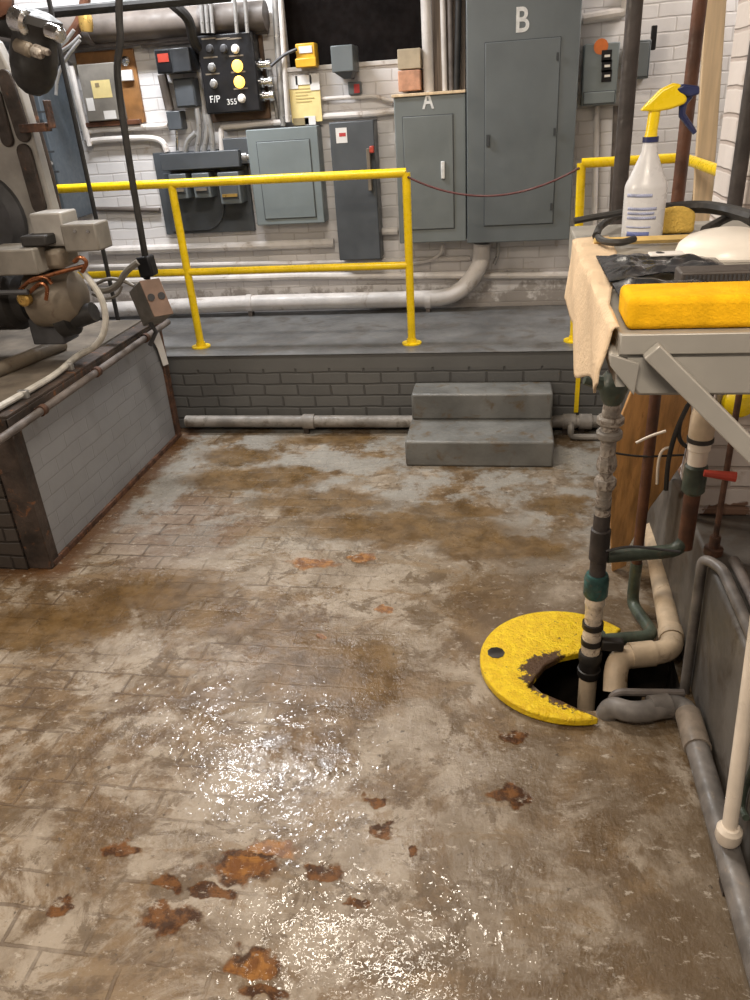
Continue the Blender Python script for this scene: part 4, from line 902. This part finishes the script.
# ------------------------------------------------------------------ BOARD AND WIRES UNDER THE SHELF
bpts = []
for x, y in ((634, 385), (692, 388), (691, 424), (682, 464), (668, 484), (651, 507), (630, 545), (626, 566), (612, 572), (611, 553), (610, 500), (608, 451), (620, 420)):
    bpts.append(at(x, y, y=2.52 + (y - 390) / 180 * .22))
tag(MB().prism(bpts, (0, .022, .002)).build('leaning_board', M_PLANK, bevel=.003, smooth=20), 'splintered brown board leaning under the steel shelf behind the pipes', 'board')
gr2 = 'loose wires in front of the brown board'
WY = (2.42, 2.42, 2.43, 2.41, 2.445)
for r_i, (pts, r, m, lb) in enumerate((([(688, 405), (676, 430), (668, 460), (666, 490)], .008, M_BLACKM, 'black wire hanging down the middle of the brown board'), ([(690, 402), (680, 420), (678, 440), (690, 450), (696, 430)], .007, M_BLACKM, 'black wire looping beside the white check valve'), ([(672, 447), (662, 449), (658, 462), (657, 484)], .005, M_PVCW, 'white wire hooked over the brown board'), ([(636, 443), (650, 436), (666, 431)], .005, M_PVCW, 'white wire end pointing left on the brown board'), ([(608, 452), (640, 457), (684, 455)], .004, M_BLACKM, 'thin dark wire tied across the brown board'))):
    tag(MB().tube([at(x, y, y=WY[r_i]) for x, y in pts], r, 8, bend=.05).build('wire', m), lb, 'wire', gr2)
a = at(665, 410, y=2.6); tag(MB().box(a.x - .04, a.x + .05, 2.6, 2.66, a.z - .06, a.z + .08).build('grey_box', M_PANELD, bevel=.006), 'small dark grey box above the brown board', 'electrical box')
wire = [at(606, 551, y=2.06), at(628, 546, y=2.06), at(650, 548, y=2.07), at(680, 552, y=2.08)]
tag(MB().tube(wire, .004, 6, bend=.04).build('tie_wire', M_DSTEEL), 'dark tie wire resting on the green branch pipe', 'wire')
a = at(741, 404, y=2.33); tag(MB().lathe((a.x, 2.362, a.z), (0, -1, 0), [(0, .05), (.02, .05), (.03, .04), (.06, .03), (.065, .01)], 18).build('yellow_disc', M_YPLAS), 'round yellow disc on the white pier under the shelf', 'disc')

# ------------------------------------------------------------------ STEEL SHELF AND WHAT LIES ON IT
ZS, YS0, YS1, XS0, XS1 = 1.50, .885, 1.72, .128, 1.02
sh = thing('steel_shelf', 'galvanised steel wall shelf with a deep folded front and diagonal brace', 'shelf', (.6, 1.3, ZS))
MB().box(XS0, XS1, YS0, YS1, ZS - .012, ZS).build('top', M_SHEET, sh, bevel=.002)
def sq(x, y, yy=YS0): return at(x, y, y=yy)
zl = sq(690, 331).z; zc = sq(640, 354).z; zbm = sq(690, 396).z
MB().box(XS0, XS1, YS0 - .004, YS0 + .004, zc, ZS + .003).build('lip', M_SHEET, sh, bevel=.0015)
a0 = sq(610, 357); a1 = sq(638, 396)
MB().prism([(a0.x, YS0, zc), (a0.x - .0, YS0, zc - .012), (a1.x, YS0, zbm), (XS1, YS0, zbm), (XS1, YS0, zc)], (0, .05, 0)).build('skirt', M_SHEET, sh, bevel=.004)
MB().prism([Vector((a0.x - .001, YS0 - .006, zc + .002)), sq(640, 364, YS0 - .006), sq(634, 396, YS0 - .006), sq(610, 366, YS0 - .006)], (0, .006, 0)).build('gusset', M_SHEET, sh, bevel=.0015)
e0 = sq(652, 352, YS0 - .02); dv = (sq(752, 452, YS0 - .02) - e0).normalized(); e1 = e0 + dv * ((XS1 - e0.x) / dv.x); nv = dv.cross(Vector((0, 1, 0)))
MB().prism([e0 - nv * .011, e0 + nv * .011, e1 + nv * .011, e1 - nv * .011], (0, .016, 0)).build('brace', M_SHEET, sh, bevel=.002)
MB().box(XS0, XS0 + .01, YS0, YS1, ZS - .06, ZS - .012).build('side_flange', M_SHEET, sh)

# drop cloth
def cloth(u, v):
    y = .90 + (1.52 - .90) * u
    top = .006 + .055 * min(1, max(0, u * 1.6 - .25))
    hang = .055 + .085 * math.sin(min(1, u * 1.25 + .05) * PI * .75) + .010 * math.sin(u * 17)
    L = v * (top + hang)
    if L < top: x = XS0 - .006 + (top - L); z = ZS + .006 + .003 * math.sin(u * 14 + v * 5)
    else:
        dd = L - top; x = XS0 - .008 - .006 * (1 + math.sin(u * 11 + dd * 20)) * min(1, dd / .05); z = ZS + .004 - dd
    return (x, y, z)
tag(MB().grid(cloth, 40, 30).build('drop_cloth', M_CLOTH, solid=.003), 'beige canvas drop cloth hanging over the left end of the steel shelf', 'cloth')

# sponges
def sponge(name, x0, x1, y0, y1, z0, z1, m, label, bev=.012):
    o = MB().box(x0, x1, y0, y1, z0, z1).build(name, m, bevel=bev, seg=4); return tag(o, label, 'sponge')
sl = at(621, 328, y=.915).x
sponge('sponge', sl + .004, sl + .189, .905, .985, ZS + .0006, ZS + .038, M_SPONGE, 'big bright yellow sponge at the front of the steel shelf', .008)
s2 = at(657, 234, z=ZS + .01)
s3 = at(702, 234, z=ZS + .01)
o = MB(); prof = []
for k in range(9): a = PI * k / 8; prof.append(Vector((s2.x + (s3.x - s2.x) * (.5 - .5 * math.cos(a)), 1.56, ZS + .002 + .030 + .018 * math.sin(a))))
prof += [Vector((s3.x, 1.56, ZS + .002)), Vector((s2.x, 1.56, ZS + .002))]
tag(MB().prism(prof, (0, .07, 0)).build('sponge', M_SPONGE2, bevel=.006, seg=3), 'faded rounded yellow sponge right behind the spray bottle', 'sponge')
# white bowl
c = at(722, 257, z=ZS); tag(MB().lathe((c.x + .016, 1.36, ZS + .0006), (0, 0, 1), [(0, .080), (.004, .082), (.016, .078), (.026, .066), (.033, .048), (.038, .026), (.040, .006)], 28).build('upturned_bowl', M_WPLASTIC), 'white upturned bowl behind the dark ribbed strip', 'bowl')
# ribbed rubber strip
a = at(655, 282, y=1.12); c = at(762, 282, y=1.12); zt = at(700, 262, y=1.12).z
rb_ = thing('ribbed_strip', 'dark ribbed rubber strip lying behind the bright yellow sponge', 'strip', ((a.x + c.x) / 2, 1.14, ZS))
hs_ = .024
MB().box(a.x + .03, c.x + .1, 1.105, 1.15, ZS + .0006, ZS + hs_).build('strip', M_RIB, rb_, bevel=.003)
b = MB()
for k in range(46):
    x = a.x + .036 + k * .0055
    if x > c.x + .09: break
    b.box(x, x + .003, 1.1025, 1.1055, ZS + .012, ZS + hs_ - .004)
b.build('ribs', M_DSTEEL, rb_)
# black plastic sheet
def bag(u, v):
    x = XS0 + .012 + u * .17; ya = 1.11 + .05 * min(1, u * 2.2); y = ya + v * (1.305 - .05 * u - ya)
    e = min(1, min(u, 1 - u, v, 1 - v) * 5)
    n_ = noise.noise(Vector((x * 16, y * 16, 2))) + .6 * noise.noise(Vector((x * 40, y * 40, 5)))
    return (x, y, ZS + .014 + e * (.004 + .014 * abs(n_)))
def bag_low(u, v):
    x, y, z = bag(u, v); return (x, y, ZS + .0125)
tag(MB().grid(bag, 40, 30).grid(bag_low, 40, 30).build('plastic_bag', M_BAG, smooth=60), 'crumpled shiny black plastic bag on the shelf beside the drop cloth', 'bag')
def bag2(u, v):
    x = XS0 + .014 + u * .12; y = .995 + v * .105
    e = min(1, min(u, 1 - u, v, 1 - v) * 6)
    n_ = noise.noise(Vector((x * 22, y * 22, 9)))
    return (x, y, ZS + .014 + e * (.004 + .014 * abs(n_)))
def bag2_low(u, v):
    x, y, z = bag2(u, v); return (x, y, ZS + .0125)
tag(MB().grid(bag2, 24, 30).grid(bag2_low, 24, 30).build('black_glove', M_BAG, smooth=60), 'black rubber glove lying left of the bright yellow sponge', 'glove')
c = at(665, 263, y=1.25); tag(MB().box(c.x - .025, c.x + .025, 1.235, 1.262, ZS + .021, ZS + .025).build('label_scrap', M_PAPERW, bevel=.002), 'small white scrap on the black plastic bag', 'scrap')
# yellow bar standing in for a paper edge
a = at(600, 250, z=ZS + .02); c = at(770, 226, z=ZS + .02)
tag(MB().tube([Vector((.15, 1.447, ZS + .012)), Vector((.75, 1.462, ZS + .009))], .0065, 4).build('paper_edge', M_YEDGE), 'long yellow strip across the shelf standing in for a paper edge', 'paper_edge')
# cables on shelf
gr3 = 'black cables on the shelf'
def stube(pts, r, lb, m=M_BLACKM, z=ZS + .02):
    P = []
    for q in pts: P.append(at(q[0], q[1], z=(q[2] if len(q) > 2 else z)))
    return tag(MB().tube(P, r, 8, bend=.06).build('cable', m), lb, 'cable', gr3)
stube([(596, 236), (600, 225), (622, 214), (660, 212), (690, 214)], .007, 'black cable curling round the base of the spray bottle')
stube([(596, 236), (604, 242), (622, 243), (634, 239)], .006, 'short black cable end in front of the spray bottle', z=ZS + .018)
stube([(664, 209, ZS + .045), (700, 206, ZS + .045), (728, 210, ZS + .045), (755, 218, ZS + .045)], .011, 'thick black cable passing above the faded sponge')
stube([(705, 230, ZS + .03), (724, 219, ZS + .03), (738, 214, ZS + .03), (756, 224, ZS + .03)], .008, 'black cable kinked right of the faded sponge')
a = at(574, 221, z=ZS + .035); c = at(645, 208, z=ZS + .05)
tag(MB().tube([a, c], .006, 8).build('black_stick', M_BLACKM), 'thin black stick poking left over the shelf end', 'stick')

# spray bottle
bb = at(643, 243, z=ZS); BXc, BYc = bb.x, bb.y + .025
sbt = thing('spray_bottle', 'white spray bottle with a yellow trigger head and blue lettering bands', 'spray bottle', (BXc, BYc, ZS))
def zb(py): return at(652, py, y=BYc).z
dpx = (at(665, 220, y=BYc).x - at(623, 220, y=BYc).x) / 2
R0 = dpx
z_sh, z_nk, z_col = zb(183), zb(150), zb(137)
prof = [(0, R0 * .86), (.006, R0 * .98), (z_sh - ZS - .008, R0), (z_sh - ZS - .003, R0 * .98), (z_sh - ZS + .002, R0 * .93), (z_sh - ZS + .012, R0 * .80), (z_nk - ZS - .012, R0 * .46), (z_nk - ZS - .002, R0 * .36), (z_col - ZS - .006, R0 * .32)]
bo = MB().lathe((BXc, BYc, ZS + .0006), (0, 0, 1), prof, 32).build('bottle', M_BOTTLE, sbt)
for py, hh, x0_, x1_ in ((193, .0025, -.9, .25), (206, .0022, -.8, .5), (210.5, .002, -.8, .4), (215, .0022, -.8, .5), (224, .0012, -.8, .3), (231, .0042, -.75, .25), (237, .0015, -.8, .2)):
    b = MB(); zc_ = zb(py); N = 14
    for k in range(N):
        a0_, a1_ = [-PI / 2 + 1.1 * (x0_ + (x1_ - x0_) * t) - .1 for t in (k / N, (k + 1) / N)]
        vs = [(BXc + (R0 + .0006) * math.cos(a), BYc + (R0 + .0006) * math.sin(a), zc_ + s * hh) for s in (-1, 1) for a in (a0_, a1_)]
        b.add(vs, [(0, 1, 3, 2)])
    b.build('label_line', M_BLUEINK if py == 231 else M_PALEINK, bo, solid=.0006)
MB().lathe((BXc, BYc, zb(142)), (0, 0, 1), [(0, R0 * .37), (zb(136.5) - zb(142), R0 * .37)], 18).build('collar', M_BLUE, sbt)
MB().lathe((BXc, BYc, zb(137)), (.06, 0, 1), [(0, R0 * .30), (.01, R0 * .27), (zb(108) - zb(137), R0 * .27)], 16).build('neck', M_YPLAS, sbt)
hp = [at(x, y, y=BYc - .012) for x, y in ((641, 111), (648, 103), (662, 89), (674, 83), (681, 84), (684, 92), (688, 99), (685, 104), (672, 109), (656, 112))]
MB().prism(hp, (0, .024, 0)).build('spray_head', M_YPLAS, sbt, bevel=.004, seg=3)
MB().prism([at(x, y, y=BYc - .013) for x, y in ((676, 89), (684, 84), (700, 86), (700, 94), (690, 97), (680, 93))], (0, .026, 0)).build('nozzle', M_BLUE, sbt, bevel=.003)
MB().tube([at(x, y, y=BYc) for x, y in ((690, 95), (683, 104), (682, 115), (690, 126), (695, 133))], [.007, .007, .006, .005, .004], 8).build('trigger', M_BLUE, sbt)

# ------------------------------------------------------------------ LIGHT
def area(name, loc, size, sy, energy, col, rot=(0, 0, 0)):
    l = bpy.data.lights.new(name, 'AREA'); l.shape = 'RECTANGLE'; l.size = size; l.size_y = sy; l.energy = energy; l.color = col
    o = bpy.data.objects.new(name, l); COL.objects.link(o); o.location = loc; o.rotation_euler = rot; return o
area('ceiling_lamp_far', (-2.1, 4.5, 3.2), 1.2, .2, 84, (.95, .97, 1.0))
area('ceiling_lamp_mid', (-.85, 2.95, 3.2), 1.2, .2, 52, (1.0, .90, .76))
area('ceiling_lamp_near', (-.25, -.35, 3.1), 1.2, .2, 62, (1.0, .86, .70))
area('added_fill_left', (-2.7, 1.1, 2.35), .9, .2, 44, (1.0, .86, .70), (0, math.radians(-62), 0))  # added fill with no fixture, brightens the space under the shelf
area('ceiling_lamp_right', (1.75, 4.9, 3.2), .9, .16, 42, (1.0, .92, .85))
w = bpy.data.worlds.new('world'); SC.world = w; w.use_nodes = True
w.node_tree.nodes['Background'].inputs[0].default_value = (1.0, .93, .85, 1); w.node_tree.nodes['Background'].inputs[1].default_value = .14
